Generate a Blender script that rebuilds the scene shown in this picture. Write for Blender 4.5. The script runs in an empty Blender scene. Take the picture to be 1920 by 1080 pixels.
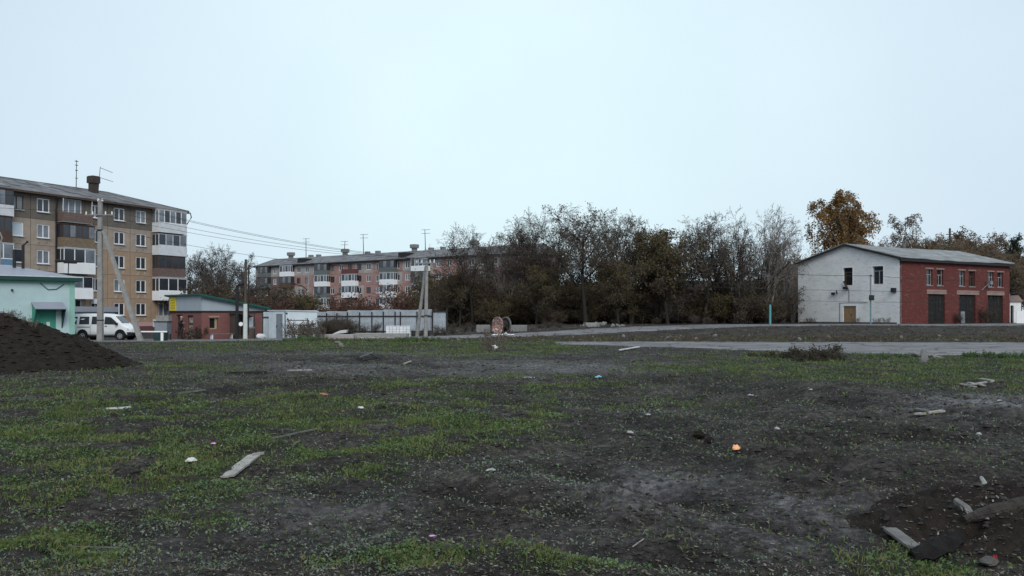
import bpy, bmesh, math, random
import numpy as np
from mathutils import Vector, Matrix
R = math.radians
scene = bpy.context.scene
COL = scene.collection
# ------------------------------------------------------------------ camera
CAM_H = 1.75
F = 1663.0                                   # focal length in photo pixels
cd = bpy.data.cameras.new('camera'); cam = bpy.data.objects.new('camera', cd); COL.objects.link(cam)
cam.location = (0, 0, CAM_H); cam.rotation_euler = (R(90), 0, 0)
cd.sensor_width = 36; cd.lens = 36*F/1920; cd.shift_y = 50/1920
cd.clip_start = 0.1; cd.clip_end = 6000
scene.camera = cam
# ------------------------------------------------------------------ sky and light (overcast)
SUN_EL, SUN_AZ = 38.0, 165.0                 # azimuth clockwise from +Y
w = bpy.data.worlds.new('World'); scene.world = w; w.use_nodes = True
nt = w.node_tree; N = nt.nodes; LK = nt.links
for n in list(N): N.remove(n)
out = N.new('ShaderNodeOutputWorld'); bg = N.new('ShaderNodeBackground'); bg.inputs[1].default_value = 0.1
sky = N.new('ShaderNodeTexSky'); sky.sky_type = 'NISHITA'; sky.sun_disc = False
sky.sun_elevation = R(SUN_EL); sky.sun_rotation = R(SUN_AZ); sky.air_density = 1.5; sky.dust_density = 5.0
tc = N.new('ShaderNodeTexCoord')
nz = N.new('ShaderNodeTexNoise'); nz.inputs['Scale'].default_value = 2.2; nz.inputs['Detail'].default_value = 5
LK.new(tc.outputs['Generated'], nz.inputs['Vector'])
dp = N.new('ShaderNodeVectorMath'); dp.operation = 'DOT_PRODUCT'
LK.new(tc.outputs['Generated'], dp.inputs[0]); dp.inputs[1].default_value = Vector((0.0, 0.975, 0.215)).normalized()
mx = N.new('ShaderNodeMath'); mx.operation = 'MAXIMUM'; mx.inputs[1].default_value = 0.0; LK.new(dp.outputs['Value'], mx.inputs[0])
pw = N.new('ShaderNodeMath'); pw.operation = 'POWER'; pw.inputs[1].default_value = 13.0; LK.new(mx.outputs[0], pw.inputs[0])
cl = N.new('ShaderNodeMixRGB'); cl.inputs['Color1'].default_value = (5.0, 6.05, 7.0, 1); cl.inputs['Color2'].default_value = (6.35, 7.85, 8.3, 1)
LK.new(pw.outputs[0], cl.inputs['Fac'])
cv = N.new('ShaderNodeMixRGB'); cv.blend_type = 'MULTIPLY'; cv.inputs['Fac'].default_value = 1.0
rp = N.new('ShaderNodeValToRGB'); rp.color_ramp.elements[0].color = (0.93, 0.94, 0.95, 1); rp.color_ramp.elements[1].color = (1.04, 1.03, 1.03, 1)
rp.color_ramp.elements[0].position = 0.3; rp.color_ramp.elements[1].position = 0.7
LK.new(nz.outputs['Fac'], rp.inputs['Fac']); LK.new(cl.outputs[0], cv.inputs['Color1']); LK.new(rp.outputs[0], cv.inputs['Color2'])
ms = N.new('ShaderNodeMixRGB'); ms.inputs['Fac'].default_value = 0.95
LK.new(sky.outputs[0], ms.inputs['Color1']); LK.new(cv.outputs[0], ms.inputs['Color2'])
LK.new(ms.outputs[0], bg.inputs[0]); LK.new(bg.outputs[0], out.inputs[0])
sd = bpy.data.lights.new('sun', 'SUN'); so = bpy.data.objects.new('sun', sd); COL.objects.link(so)
sd.energy = 1.5; sd.angle = R(32); sd.color = (1.0, 0.98, 0.95)
_d = Vector((math.sin(R(SUN_AZ))*math.cos(R(SUN_EL)), math.cos(R(SUN_AZ))*math.cos(R(SUN_EL)), math.sin(R(SUN_EL))))
so.rotation_euler = _d.to_track_quat('Z', 'Y').to_euler(); so.location = (0, 0, 60)
vs = scene.view_settings; vs.view_transform = 'Standard'; vs.look = 'None'; vs.exposure = 0.38; vs.gamma = 1.0; vs.use_curve_mapping = False
scene.render.resolution_x = 1024; scene.render.resolution_y = 576
scene.render.engine = 'CYCLES'
# ------------------------------------------------------------------ noise and terrain
def vnoise(x, y, seed=0):
    x = np.asarray(x, dtype=np.float64); y = np.asarray(y, dtype=np.float64)
    xi = np.floor(x).astype(np.int64); yi = np.floor(y).astype(np.int64)
    fx = x-xi; fy = y-yi
    fx = fx*fx*fx*(fx*(fx*6-15)+10); fy = fy*fy*fy*(fy*(fy*6-15)+10)
    def h(a, b):
        n = (a*374761393 + b*668265263 + seed*1442695041) & 0x7fffffff
        n = ((n ^ (n >> 13))*1274126177) & 0x7fffffff
        return ((n ^ (n >> 16)) & 0xffff)/65535.0
    return (h(xi, yi)*(1-fx)+h(xi+1, yi)*fx)*(1-fy)+(h(xi, yi+1)*(1-fx)+h(xi+1, yi+1)*fx)*fy*1.0
def fbm(x, y, seed=0, o=3):
    s = 0; a = 1; t = 0
    for i in range(o):
        s = s+a*vnoise(x*2**i, y*2**i, seed+i*17); t += a; a *= 0.5
    return s/t
def sstep(a, b, v):
    t = np.clip((np.asarray(v, dtype=np.float64)-a)/(b-a), 0, 1); return t*t*(3-2*t)
def gd(px, py, z=0.0):                       # photo reading -> ground position (level ground)
    Y = (CAM_H-z)*F/(py-590); return ((px-960)/F*Y, Y)
ROAD_NEAR = [gd(*p) for p in ((1040, 645.5), (1180, 649), (1300, 653), (1500, 660), (1700, 665), (1920, 669), (2300, 678))]
ROAD_FAR = [gd(*p) for p in ((1040, 641.5), (1180, 641), (1300, 641), (1500, 641.5), (1700, 642), (1920, 642.3), (2300, 643.5))]
PATH = [(-13, 64.5), (-4, 66.5), (3, 70.5), (12, 78.5), (22, 86), (33, 90), (45, 88), (56, 95), (75, 106)]
PATHW = [2.2, 2.4, 2.6, 3.0, 3.4, 4.2, 4.5, 4.5, 4.5]
def pathdist(x, y):
    best = np.full(np.shape(x), 1e9)
    for (a, b), w0 in zip(zip(PATH[:-1], PATH[1:]), PATHW):
        ax, ay = a; bx, by = b; dx, dy = bx-ax, by-ay
        t = np.clip(((x-ax)*dx+(y-ay)*dy)/(dx*dx+dy*dy), 0, 1)
        best = np.minimum(best, np.hypot(x-ax-t*dx, y-ay-t*dy)-w0)
    return best
def roadmask(x, y):
    x = np.asarray(x, dtype=np.float64); y = np.asarray(y, dtype=np.float64)
    t = np.clip((x-2.0)/30.0, 0, 1)
    near = np.interp(x, [p[0] for p in ROAD_NEAR], [p[1] for p in ROAD_NEAR])
    far = np.interp(x, [p[0] for p in ROAD_FAR], [p[1] for p in ROAD_FAR])
    m1 = sstep(-1.2, 0.2, np.minimum(y-near, far-y))*sstep(2.0, 4.0, x)
    m2 = 1-sstep(-0.3, 1.2, pathdist(x, y))
    m3 = sstep(-34, -32, x)*(1-sstep(-15, -12.5, x))*sstep(58.5, 60.5, y)*(1-sstep(69, 71, y))
    return np.maximum(np.maximum(m1, m2), m3)
RUTS = [((1400, 745), (1600, 772)), ((1550, 800), (1720, 835)), ((1150, 905), (1600, 1010)), ((1000, 870), (1450, 955)), ((250, 760), (560, 722)), ((1050, 700), (1500, 735)), ((1300, 700), (1900, 790)),
        ((1180, 800), (1560, 880)), ((1500, 860), (1760, 930)), ((560, 668), (1000, 676)), ((420, 668), (900, 690)), ((330, 742), (820, 700)), ((1560, 735), (1920, 760)), ((1000, 1000), (1350, 1060)), ((480, 905), (980, 935)), ((700, 880), (1100, 960)), ((900, 745), (1250, 800))]
RUTS = [(gd(*a), gd(*b)) for a, b in RUTS]
def rutprof(x, y):
    n = np.zeros(np.shape(x)); wet = np.zeros(np.shape(x))  # second mask marks the troughs to be painted darker
    for (a, b) in RUTS:
        dx, dy = b[0]-a[0], b[1]-a[1]; l2 = dx*dx+dy*dy; ln = math.sqrt(l2)
        t = ((x-a[0])*dx+(y-a[1])*dy)/l2
        k = (t > -.15) & (t < 1.15); 
        if not np.any(k): continue
        tk = t[k]; d = ((x[k]-a[0])*(-dy)+(y[k]-a[1])*dx)/ln+.5*(vnoise(tk*2.2, tk*0+1.5, 77)-.5)+.18*ln*.15*np.sin(math.pi*tk)
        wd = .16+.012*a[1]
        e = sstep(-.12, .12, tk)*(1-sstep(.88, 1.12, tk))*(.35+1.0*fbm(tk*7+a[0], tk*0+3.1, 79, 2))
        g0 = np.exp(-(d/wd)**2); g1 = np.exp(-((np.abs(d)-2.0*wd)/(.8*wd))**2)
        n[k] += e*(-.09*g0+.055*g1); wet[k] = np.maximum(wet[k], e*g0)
    return n, wet
def Hbase(x, y):
    x = np.asarray(x, dtype=np.float64); y = np.asarray(y, dtype=np.float64)
    z = 0.75*sstep(58, 90, y)*sstep(-22, 8, x)
    z = z-0.15*(1-sstep(-24, -13, x))*sstep(52, 66, y)
    return z
def H(x, y):
    x = np.asarray(x, dtype=np.float64); y = np.asarray(y, dtype=np.float64)
    z = Hbase(x, y)
    far = 1-0.5*sstep(30, 90, y)
    n = (fbm(x*0.35, y*0.35, 3, 2)-0.5)*0.16+(fbm(x*1.1, y*1.1, 9, 2)-0.5)*0.13
    cl_ = fbm(x*3.3, y*3.3, 21, 3)-0.5
    n = n+cl_*0.085+np.abs(fbm(x*8.5, y*8.5, 43, 2)-0.5)*0.05*(1-sstep(20, 40, y))+np.maximum(0, fbm(x*0.5+7, y*0.5, 33, 2)-0.5)*np.abs(fbm(x*5.0, y*5.0, 41, 2)-0.5)*0.4
    bank = np.exp(-((y-62)/3.5)**2)*sstep(6, 12, x)
    n = n+bank*(fbm(x*0.8, y*0.8, 55, 3)-0.35)*0.5
    n = n+rutprof(x, y)[0]
    return z+n*far*(1-0.93*roadmask(x, y))
def hz(x, y): return float(H(np.array([x]), np.array([y]))[0])
def heap_a(x, y):
    u, v = (x+19.3)/6.8, (y-29.8)/5.2
    rr = np.hypot(u, v)*(1+.16*(fbm(x*.5+5, y*.5, 5, 2)-.5)); t = np.clip(1-rr, 0, 1)
    z = 2.6*t-.0; z = np.where(z > 1.45, 1.45+.35*np.tanh((z-1.45)/.35), z)
    k = np.clip(t*5, 0, 1)
    return z+k*((fbm(x*1.0, y*1.0, 6, 3)-.5)*.32+(fbm(x*4.5, y*4.5, 7, 3)-.5)*.2)-.25*np.clip(rr-1, 0, .4)-.04
def heap_b(x, y):
    u, v = (x-4.4)/1.5, (y-7.45)/1.3
    rr = np.hypot(u, v)*(1+.5*(fbm(x*1.3+5, y*1.3, 15, 2)-.5)); t = np.clip(1-rr, 0, 1); k = np.clip(t*4, 0, 1)
    return .25*np.minimum(t*1.6, 1)+k*((fbm(x*3.0, y*3.0, 16, 3)-.5)*.16+(fbm(x*11, y*11, 17, 3)-.5)*.10)-.25*np.clip(rr-1, 0, .4)-.03
def HS(x, y): return H(x, y)+np.maximum(0, np.maximum(heap_a(x, y), heap_b(x, y)))
def hs(x, y): return float(HS(np.array([x]), np.array([y]))[0])
GRASS = [(150, 800, 330, 60, 1), (120, 900, 260, 70, .95), (60, 1000, 170, 60, .7), (560, 790, 200, 38, .8), (900, 795, 130, 35, 1.1), (760, 835, 130, 28, .75),
         (640, 860, 110, 35, .65), (250, 960, 160, 60, .5), (700, 1035, 110, 32, 1.0), (860, 735, 200, 25, .55), (500, 735, 150, 15, .35), (880, 652, 170, 13, 1.2),
         (600, 645, 110, 12, 1.1), (420, 650, 140, 8, .6), (1700, 690, 300, 23, 1.2), (1870, 700, 160, 25, 1.1), (1080, 1052, 80, 20, .8), (1320, 690, 120, 15, .6),
         (1250, 760, 150, 12, .3), (1700, 1045, 110, 30, .6), (1000, 720, 200, 20, .4), (330, 870, 130, 50, .75), (200, 730, 250, 12, .35), (300, 690, 150, 10, .45),
         (1450, 670, 120, 8, .8), (40, 770, 120, 25, .7), (900, 1040, 90, 15, .4)]
SHEEN = [(1230, 920, 130, 26, .9), (1400, 950, 150, 22, .7), (560, 965, 170, 35, .35), (1000, 690, 190, 12, .6), (1850, 765, 160, 16, .8), (620, 690, 160, 9, .5), (1480, 1000, 160, 35, .45),
       (700, 665, 300, 5, .5), (1100, 1010, 130, 30, .25), (250, 1040, 120, 25, .2)]  # pale patches where damp soil mirrors the sky, painted into its colour
def ell(x, y, lst):
    s = np.zeros(np.shape(x))
    py = 590+CAM_H*F/np.maximum(y, 1.0); px = 960+x/np.maximum(y, 1.0)*F
    jx = (fbm(x*0.6, y*0.6, 91, 2)-0.5)*70; jy = (fbm(x*0.6, y*0.6, 95, 2)-0.5)*40*np.clip(8/np.maximum(y, 1), .2, 1)
    for cx, cy, rx, ry, st in lst:
        d = ((px+jx-cx)/rx)**2+((py+jy-cy)/ry)**2
        s = np.maximum(s, st*np.exp(-d*0.8))
    return s
def grassm(x, y):
    g = ell(x, y, GRASS)
    n = fbm(x*1.4, y*1.4, 61, 3); n2 = fbm(x*4.5, y*4.5, 67, 2)
    return np.clip(g*1.75*(0.12+1.5*sstep(0.33, 0.62, n))*(0.5+1.0*n2)-0.2, 0, 1)*(1-roadmask(x, y))*(1-.8*np.clip(rutprof(x, y)[1], 0, 1))
def sheenm(x, y): return np.clip(ell(x, y, SHEEN)*(0.3+1.2*fbm(x*1.5, y*2.5, 71, 3)), 0, 1)
# ------------------------------------------------------------------ materials
MATS = {}
def mat(name, c1, c2=None, rough=0.85, scale=2.0, bump=0.0, bscale=30.0, spec=0.3, metal=0.0, lo=0.35, hi=0.65, c3=None, c3s=14.0, c3t=0.62):
    if name in MATS: return MATS[name]
    m = bpy.data.materials.new(name); m.use_nodes = True; t = m.node_tree; b = t.nodes['Principled BSDF']
    b.inputs['Roughness'].default_value = rough; b.inputs['Specular IOR Level'].default_value = spec; b.inputs['Metallic'].default_value = metal
    co = t.nodes.new('ShaderNodeTexCoord')
    if c2 is None: c2 = tuple(v*0.8 for v in c1)
    nn = t.nodes.new('ShaderNodeTexNoise'); nn.inputs['Scale'].default_value = scale; nn.inputs['Detail'].default_value = 6; nn.inputs['Roughness'].default_value = 0.62
    t.links.new(co.outputs['Object'], nn.inputs['Vector'])
    r = t.nodes.new('ShaderNodeValToRGB'); r.color_ramp.elements[0].position = lo; r.color_ramp.elements[1].position = hi
    r.color_ramp.elements[0].color = (*c1, 1); r.color_ramp.elements[1].color = (*c2, 1)
    t.links.new(nn.outputs['Fac'], r.inputs['Fac']); last = r.outputs[0]
    if c3 is not None:
        n3 = t.nodes.new('ShaderNodeTexNoise'); n3.inputs['Scale'].default_value = c3s; n3.inputs['Detail'].default_value = 5
        t.links.new(co.outputs['Object'], n3.inputs['Vector'])
        r3 = t.nodes.new('ShaderNodeValToRGB'); r3.color_ramp.elements[0].position = c3t; r3.color_ramp.elements[1].position = c3t+0.06
        t.links.new(n3.outputs['Fac'], r3.inputs['Fac'])
        mm = t.nodes.new('ShaderNodeMixRGB'); mm.inputs['Color2'].default_value = (*c3, 1)
        t.links.new(r3.outputs[0], mm.inputs['Fac']); t.links.new(last, mm.inputs['Color1']); last = mm.outputs[0]
    t.links.new(last, b.inputs['Base Color'])
    if bump > 0:
        n2 = t.nodes.new('ShaderNodeTexNoise'); n2.inputs['Scale'].default_value = bscale; n2.inputs['Detail'].default_value = 4
        t.links.new(co.outputs['Object'], n2.inputs['Vector'])
        bp = t.nodes.new('ShaderNodeBump'); bp.inputs['Strength'].default_value = bump; bp.inputs['Distance'].default_value = 0.03
        t.links.new(n2.outputs['Fac'], bp.inputs['Height']); t.links.new(bp.outputs[0], b.inputs['Normal'])
    MATS[name] = m; return m
def brick_mat(name, ca, cb, cm, worn, wornt=0.6, bw=0.26, bh=0.078, ws=0.7):
    if name in MATS: return MATS[name]
    m = bpy.data.materials.new(name); m.use_nodes = True; t = m.node_tree; b = t.nodes['Principled BSDF']; b.inputs['Roughness'].default_value = 0.9
    b.inputs['Specular IOR Level'].default_value = 0.2
    co = t.nodes.new('ShaderNodeTexCoord'); sp = t.nodes.new('ShaderNodeSeparateXYZ'); t.links.new(co.outputs['Object'], sp.inputs[0])
    ad = t.nodes.new('ShaderNodeMath'); t.links.new(sp.outputs['X'], ad.inputs[0]); t.links.new(sp.outputs['Y'], ad.inputs[1])
    cb_ = t.nodes.new('ShaderNodeCombineXYZ'); t.links.new(ad.outputs[0], cb_.inputs['X']); t.links.new(sp.outputs['Z'], cb_.inputs['Y'])
    br = t.nodes.new('ShaderNodeTexBrick'); br.inputs['Scale'].default_value = 1.0; br.inputs['Brick Width'].default_value = bw; br.inputs['Row Height'].default_value = bh
    br.inputs['Mortar Size'].default_value = 0.012; br.inputs['Color1'].default_value = (*ca, 1); br.inputs['Color2'].default_value = (*cb, 1); br.inputs['Mortar'].default_value = (*cm, 1)
    t.links.new(cb_.outputs[0], br.inputs['Vector'])
    nn = t.nodes.new('ShaderNodeTexNoise'); nn.inputs['Scale'].default_value = ws; nn.inputs['Detail'].default_value = 8; nn.inputs['Roughness'].default_value = 0.7
    mp = t.nodes.new('ShaderNodeMapping'); mp.inputs['Scale'].default_value = (1, 1, 3.6); t.links.new(co.outputs['Object'], mp.inputs[0]); t.links.new(mp.outputs[0], nn.inputs['Vector'])
    r = t.nodes.new('ShaderNodeValToRGB'); r.color_ramp.elements[0].position = wornt; r.color_ramp.elements[1].position = wornt+0.1
    t.links.new(nn.outputs['Fac'], r.inputs['Fac'])
    mm = t.nodes.new('ShaderNodeMixRGB'); mm.inputs['Color2'].default_value = (*worn, 1); t.links.new(r.outputs[0], mm.inputs['Fac']); t.links.new(br.outputs[0], mm.inputs['Color1'])
    n4 = t.nodes.new('ShaderNodeTexNoise'); n4.inputs['Scale'].default_value = 0.5; n4.inputs['Detail'].default_value = 8; n4.inputs['Roughness'].default_value = .75; mp4 = t.nodes.new('ShaderNodeMapping'); mp4.inputs['Scale'].default_value = (.9, .9, 2.2); t.links.new(co.outputs['Object'], mp4.inputs[0]); t.links.new(mp4.outputs[0], n4.inputs['Vector'])
    r4 = t.nodes.new('ShaderNodeValToRGB'); r4.color_ramp.elements[0].position = 0.35; r4.color_ramp.elements[1].position = 0.65
    r4.color_ramp.elements[0].color = (0.82, 0.82, 0.83, 1); r4.color_ramp.elements[1].color = (1, 1, 1, 1); t.links.new(n4.outputs['Fac'], r4.inputs['Fac'])
    m4 = t.nodes.new('ShaderNodeMixRGB'); m4.blend_type = 'MULTIPLY'; m4.inputs['Fac'].default_value = 1; t.links.new(mm.outputs[0], m4.inputs['Color1']); t.links.new(r4.outputs[0], m4.inputs['Color2'])
    t.links.new(m4.outputs[0], b.inputs['Base Color'])
    bp = t.nodes.new('ShaderNodeBump'); bp.inputs['Strength'].default_value = 0.5; bp.inputs['Distance'].default_value = 0.01
    t.links.new(br.outputs['Fac'], bp.inputs['Height']); bp.invert = True; t.links.new(bp.outputs[0], b.inputs['Normal'])
    MATS[name] = m; return m
def slate_mat(name, ca, cb, axis='X'):
    if name in MATS: return MATS[name]
    m = bpy.data.materials.new(name); m.use_nodes = True; t = m.node_tree; b = t.nodes['Principled BSDF']; b.inputs['Roughness'].default_value = 0.8
    co = t.nodes.new('ShaderNodeTexCoord')
    br = t.nodes.new('ShaderNodeTexBrick'); br.inputs['Scale'].default_value = 1.0; br.inputs['Brick Width'].default_value = 1.05; br.inputs['Row Height'].default_value = 1.6; br.inputs['Bias'].default_value = 0.0
    br.inputs['Mortar Size'].default_value = 0.012; br.inputs['Color1'].default_value = (*ca, 1); br.inputs['Color2'].default_value = (*cb, 1); br.inputs['Mortar'].default_value = tuple(v*0.5 for v in ca)+(1,)
    t.links.new(co.outputs['Object'], br.inputs['Vector'])
    nn = t.nodes.new('ShaderNodeTexNoise'); nn.inputs['Scale'].default_value = 0.8; nn.inputs['Detail'].default_value = 7; t.links.new(co.outputs['Object'], nn.inputs['Vector'])
    r = t.nodes.new('ShaderNodeValToRGB'); r.color_ramp.elements[0].position = 0.3; r.color_ramp.elements[1].position = 0.7; r.color_ramp.elements[0].color = (0.55, 0.55, 0.54, 1)
    r.color_ramp.elements[1].color = (1.15, 1.15, 1.15, 1); t.links.new(nn.outputs['Fac'], r.inputs['Fac'])
    mm = t.nodes.new('ShaderNodeMixRGB'); mm.blend_type = 'MULTIPLY'; mm.inputs['Fac'].default_value = 1; t.links.new(br.outputs[0], mm.inputs['Color1']); t.links.new(r.outputs[0], mm.inputs['Color2'])
    t.links.new(mm.outputs[0], b.inputs['Base Color'])
    wv = t.nodes.new('ShaderNodeTexWave'); wv.bands_direction = axis; wv.inputs['Scale'].default_value = 2.2; t.links.new(co.outputs['Object'], wv.inputs['Vector'])
    bp = t.nodes.new('ShaderNodeBump'); bp.inputs['Strength'].default_value = 0.7; bp.inputs['Distance'].default_value = 0.05; t.links.new(wv.outputs['Fac'], bp.inputs['Height']); t.links.new(bp.outputs[0], b.inputs['Normal'])
    MATS[name] = m; return m
def leaf_mat(name, c1, c2, c3, scale=1.2, rough=0.75, trans=0.25):
    if name in MATS: return MATS[name]
    m = bpy.data.materials.new(name); m.use_nodes = True; t = m.node_tree; b = t.nodes['Principled BSDF']; b.inputs['Roughness'].default_value = rough; b.inputs['Specular IOR Level'].default_value = 0.25
    g = t.nodes.new('ShaderNodeNewGeometry'); co = t.nodes.new('ShaderNodeTexCoord')
    r = t.nodes.new('ShaderNodeValToRGB'); r.color_ramp.elements[0].color = (*c1, 1); r.color_ramp.elements[1].color = (*c3, 1); e = r.color_ramp.elements.new(0.55); e.color = (*c2, 1)
    nn = t.nodes.new('ShaderNodeTexNoise'); nn.inputs['Scale'].default_value = scale; nn.inputs['Detail'].default_value = 2; t.links.new(co.outputs['Object'], nn.inputs['Vector'])
    ml = t.nodes.new('ShaderNodeMath'); ml.operation = 'MULTIPLY_ADD'; ml.inputs[1].default_value = 0.55; t.links.new(g.outputs['Random Per Island'], ml.inputs[0])
    m2 = t.nodes.new('ShaderNodeMath'); m2.operation = 'MULTIPLY_ADD'; m2.inputs[1].default_value = 0.9; m2.inputs[2].default_value = -0.22; t.links.new(nn.outputs['Fac'], m2.inputs[0]); t.links.new(m2.outputs[0], ml.inputs[2])
    t.links.new(ml.outputs[0], r.inputs['Fac']); t.links.new(r.outputs[0], b.inputs['Base Color'])
    if trans > 0:
        tr = t.nodes.new('ShaderNodeBsdfTranslucent'); t.links.new(r.outputs[0], tr.inputs['Color']); mxs = t.nodes.new('ShaderNodeMixShader'); mxs.inputs[0].default_value = trans
        t.links.new(b.outputs[0], mxs.inputs[1]); t.links.new(tr.outputs[0], mxs.inputs[2]); t.links.new(mxs.outputs[0], t.nodes['Material Output'].inputs['Surface'])
    MATS[name] = m; return m
def glass_mat(name, c, c2=None):
    m = mat(name, c, c2 or tuple(v*0.6 for v in c), rough=0.12, scale=0.5, spec=0.6); return m
M = {}
def defmats():
    M['panel_top'] = mat('panel taupe', (.145, .127, .106), (.115, .10, .084), scale=1.3, bump=.3, bscale=25)
    M['panel_tan'] = mat('panel tan', (.35, .25, .17), (.28, .20, .14), scale=1.1, bump=.3, c3=(.40, .34, .28), c3s=1.6, c3t=.62)
    M['panel_beige'] = mat('panel beige', (.35, .285, .235), (.26, .215, .175), scale=1.0, bump=.3, c3=(.19, .16, .14), c3s=1.8, c3t=.62)
    M['panel_pink'] = mat('panel pink', (.35, .215, .19), (.28, .175, .155), scale=.6)
    M['panel_pale'] = mat('panel pale', (.37, .345, .33), (.29, .265, .25), scale=.6)
    M['panel_red'] = mat('panel dull', (.17, .115, .105), (.135, .092, .085), scale=.6)
    M['joint'] = mat('joint', (.10, .085, .07), scale=3)
    M['plinth'] = mat('plinth pink', (.50, .30, .30), (.42, .25, .26), scale=1.2)
    M['plinth_d'] = mat('plinth maroon', (.13, .06, .06), scale=1.2)
    M['white'] = mat('white plastic', (.78, .78, .78), (.70, .71, .72), rough=.5, scale=.8)
    M['white_d'] = mat('white weathered', (.62, .64, .66), (.50, .52, .54), rough=.7, scale=1.6)
    M['brownwood'] = mat('brown wood', (.10, .06, .045), (.06, .04, .03), scale=6)
    M['redwood'] = mat('reddish board', (.17, .115, .10), (.11, .08, .07), scale=5)
    M['yellowwood'] = mat('tan board', (.22, .165, .11), (.15, .11, .075), scale=5)
    M['glass'] = glass_mat('glass dark', (.035, .04, .05)); M['glass2'] = glass_mat('glass curtained', (.20, .23, .26), (.08, .09, .11)); M['glass3'] = glass_mat('glass blind', (.50, .58, .62), (.42, .5, .54))
    M['black'] = mat('dark metal', (.02, .02, .022), rough=.7); M['dark'] = mat('dark opening', (.012, .011, .011), rough=.95)
    M['slate'] = slate_mat('slate roof', (.13, .13, .135), (.19, .19, .20)); M['slate_l'] = slate_mat('light slate roof', (.22, .225, .225), (.28, .29, .29))
    M['metalroof'] = mat('painted sheet', (.27, .285, .335), (.22, .235, .28), rough=.5, scale=.7)
    M['mint'] = mat('mint plaster', (.42, .545, .55), (.36, .48, .49), scale=.8, c3=(.30, .42, .42), c3s=3.0, c3t=.67); M['mint_g'] = mat('mint green plaster', (.21, .42, .35), (.26, .45, .39), scale=2.5)
    M['greendoor'] = mat('green door paint', (.05, .27, .19), (.04, .23, .165), rough=.55, scale=1.5); M['darkgreen'] = mat('dark green metal', (.015, .06, .05), rough=.6)
    M['concrete'] = mat('concrete', (.28, .275, .26), (.20, .195, .188), scale=3, bump=.3); M['concrete_d'] = mat('dark concrete', (.22, .215, .21), (.15, .15, .145), scale=3, bump=.4)
    M['brick_white'] = brick_mat('white brick', (.84, .84, .82), (.78, .785, .77), (.64, .64, .63), (.56, .52, .50), .55, ws=1.3)
    M['brick_red'] = brick_mat('red painted brick', (.165, .048, .041), (.13, .039, .034), (.07, .024, .022), (.19, .078, .066), .545, ws=1.1)
    M['brick_kiosk'] = brick_mat('kiosk brick', (.25, .10, .09), (.21, .085, .078), (.18, .10, .095), (.15, .07, .065), .60)
    M['brick_old'] = brick_mat('old brick', (.14, .075, .06), (.115, .06, .05), (.10, .08, .07), (.07, .045, .04), .6)
    M['siding'] = mat('grey siding', (.33, .375, .41), (.30, .34, .375), rough=.45, scale=.8); M['sheet'] = mat('galvanised sheet', (.36, .405, .445), (.26, .285, .315), rough=.5, scale=1.4, c3=(.22, .2, .19), c3s=2.0, c3t=.64)
    M['yellow'] = mat('yellow sign', (.62, .50, .03), (.55, .44, .05), rough=.5, scale=4); M['carwhite'] = mat('white car paint', (.80, .80, .80), (.76, .77, .78), rough=.25, scale=.6, spec=.5)
    M['rubber'] = mat('rubber', (.015, .015, .015), rough=.9); M['rim'] = mat('alloy', (.5, .5, .52), rough=.4, metal=.6); M['chrome'] = mat('lamp glass', (.55, .57, .6), rough=.15, spec=.6)
    M['orange'] = mat('orange plastic', (.8, .28, .04)); M['redlamp'] = mat('red lens', (.35, .02, .02), rough=.2)
    M['tealpaint'] = mat('turquoise paint', (.08, .30, .31), (.07, .25, .26), rough=.5, scale=4); M['doorwood'] = mat('plain wooden door', (.28, .185, .10), (.22, .145, .08), scale=3)
    M['whiteframe'] = mat('old white paint', (.36, .37, .38), (.16, .165, .17), scale=7); M['lintel'] = mat('lintel', (.26, .19, .165), (.20, .145, .125), scale=2, c3=(.22, .11, .09), c3s=3)
    M['gate'] = mat('old dark gate', (.018, .017, .016), (.010, .009, .009), scale=2.5, c3=(.04, .039, .04), c3s=2.2, c3t=.6)
    M['ochre'] = mat('woodpole', (.09, .07, .055), (.055, .045, .035), scale=6)
    M['bark'] = mat('bark dark', (.026, .022, .019), (.016, .014, .012), scale=8); M['bark_p'] = mat('bark pale', (.26, .245, .225), (.13, .12, .11), scale=8); M['birchbark'] = mat('birch bark', (.5, .48, .45), (.08, .07, .07), scale=7, lo=.45, hi=.6)
    M['twig'] = mat('twig', (.082, .068, .060), (.055, .046, .041), scale=3); M['twig_p'] = mat('twig pale', (.20, .175, .16), (.14, .12, .11), scale=3); M['twig_r'] = mat('twig reddish', (.11, .055, .045), (.08, .045, .038), scale=3)
    M['leaf_b'] = leaf_mat('brown olive leaf', (.055, .040, .026), (.085, .062, .038), (.135, .095, .05), .5); M['leaf_o'] = leaf_mat('olive leaf', (.06, .047, .022), (.095, .075, .032), (.14, .105, .04), .5)
    M['leaf_r'] = leaf_mat('russet leaf', (.055, .03, .022), (.09, .046, .032), (.13, .07, .04), .5); M['leaf_birch'] = leaf_mat('birch leaf', (.09, .052, .024), (.21, .115, .036), (.36, .21, .06), .45)
    M['leaf_gb'] = leaf_mat('greyish birch leaf', (.075, .055, .034), (.13, .092, .054), (.23, .15, .07), .6); M['leaf_y'] = leaf_mat('yellow leaf', (.2, .11, .03), (.32, .2, .06), (.4, .28, .1), .7)
    M['needle'] = leaf_mat('needles', (.012, .02, .012), (.02, .032, .018), (.03, .045, .025), .8, trans=0)
    M['grass'] = leaf_mat('grass blade', (.055, .088, .024), (.105, .14, .042), (.25, .22, .11), .6); M['weed'] = leaf_mat('weed leaf', (.045, .088, .032), (.085, .145, .052), (.18, .225, .125), .9)
    M['weed_g'] = leaf_mat('grey weed leaf', (.065, .084, .062), (.115, .145, .108), (.26, .285, .24), .9); M['litter'] = leaf_mat('dry litter', (.08, .06, .042), (.15, .125, .095), (.30, .275, .24), 1.5, trans=0)
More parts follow.
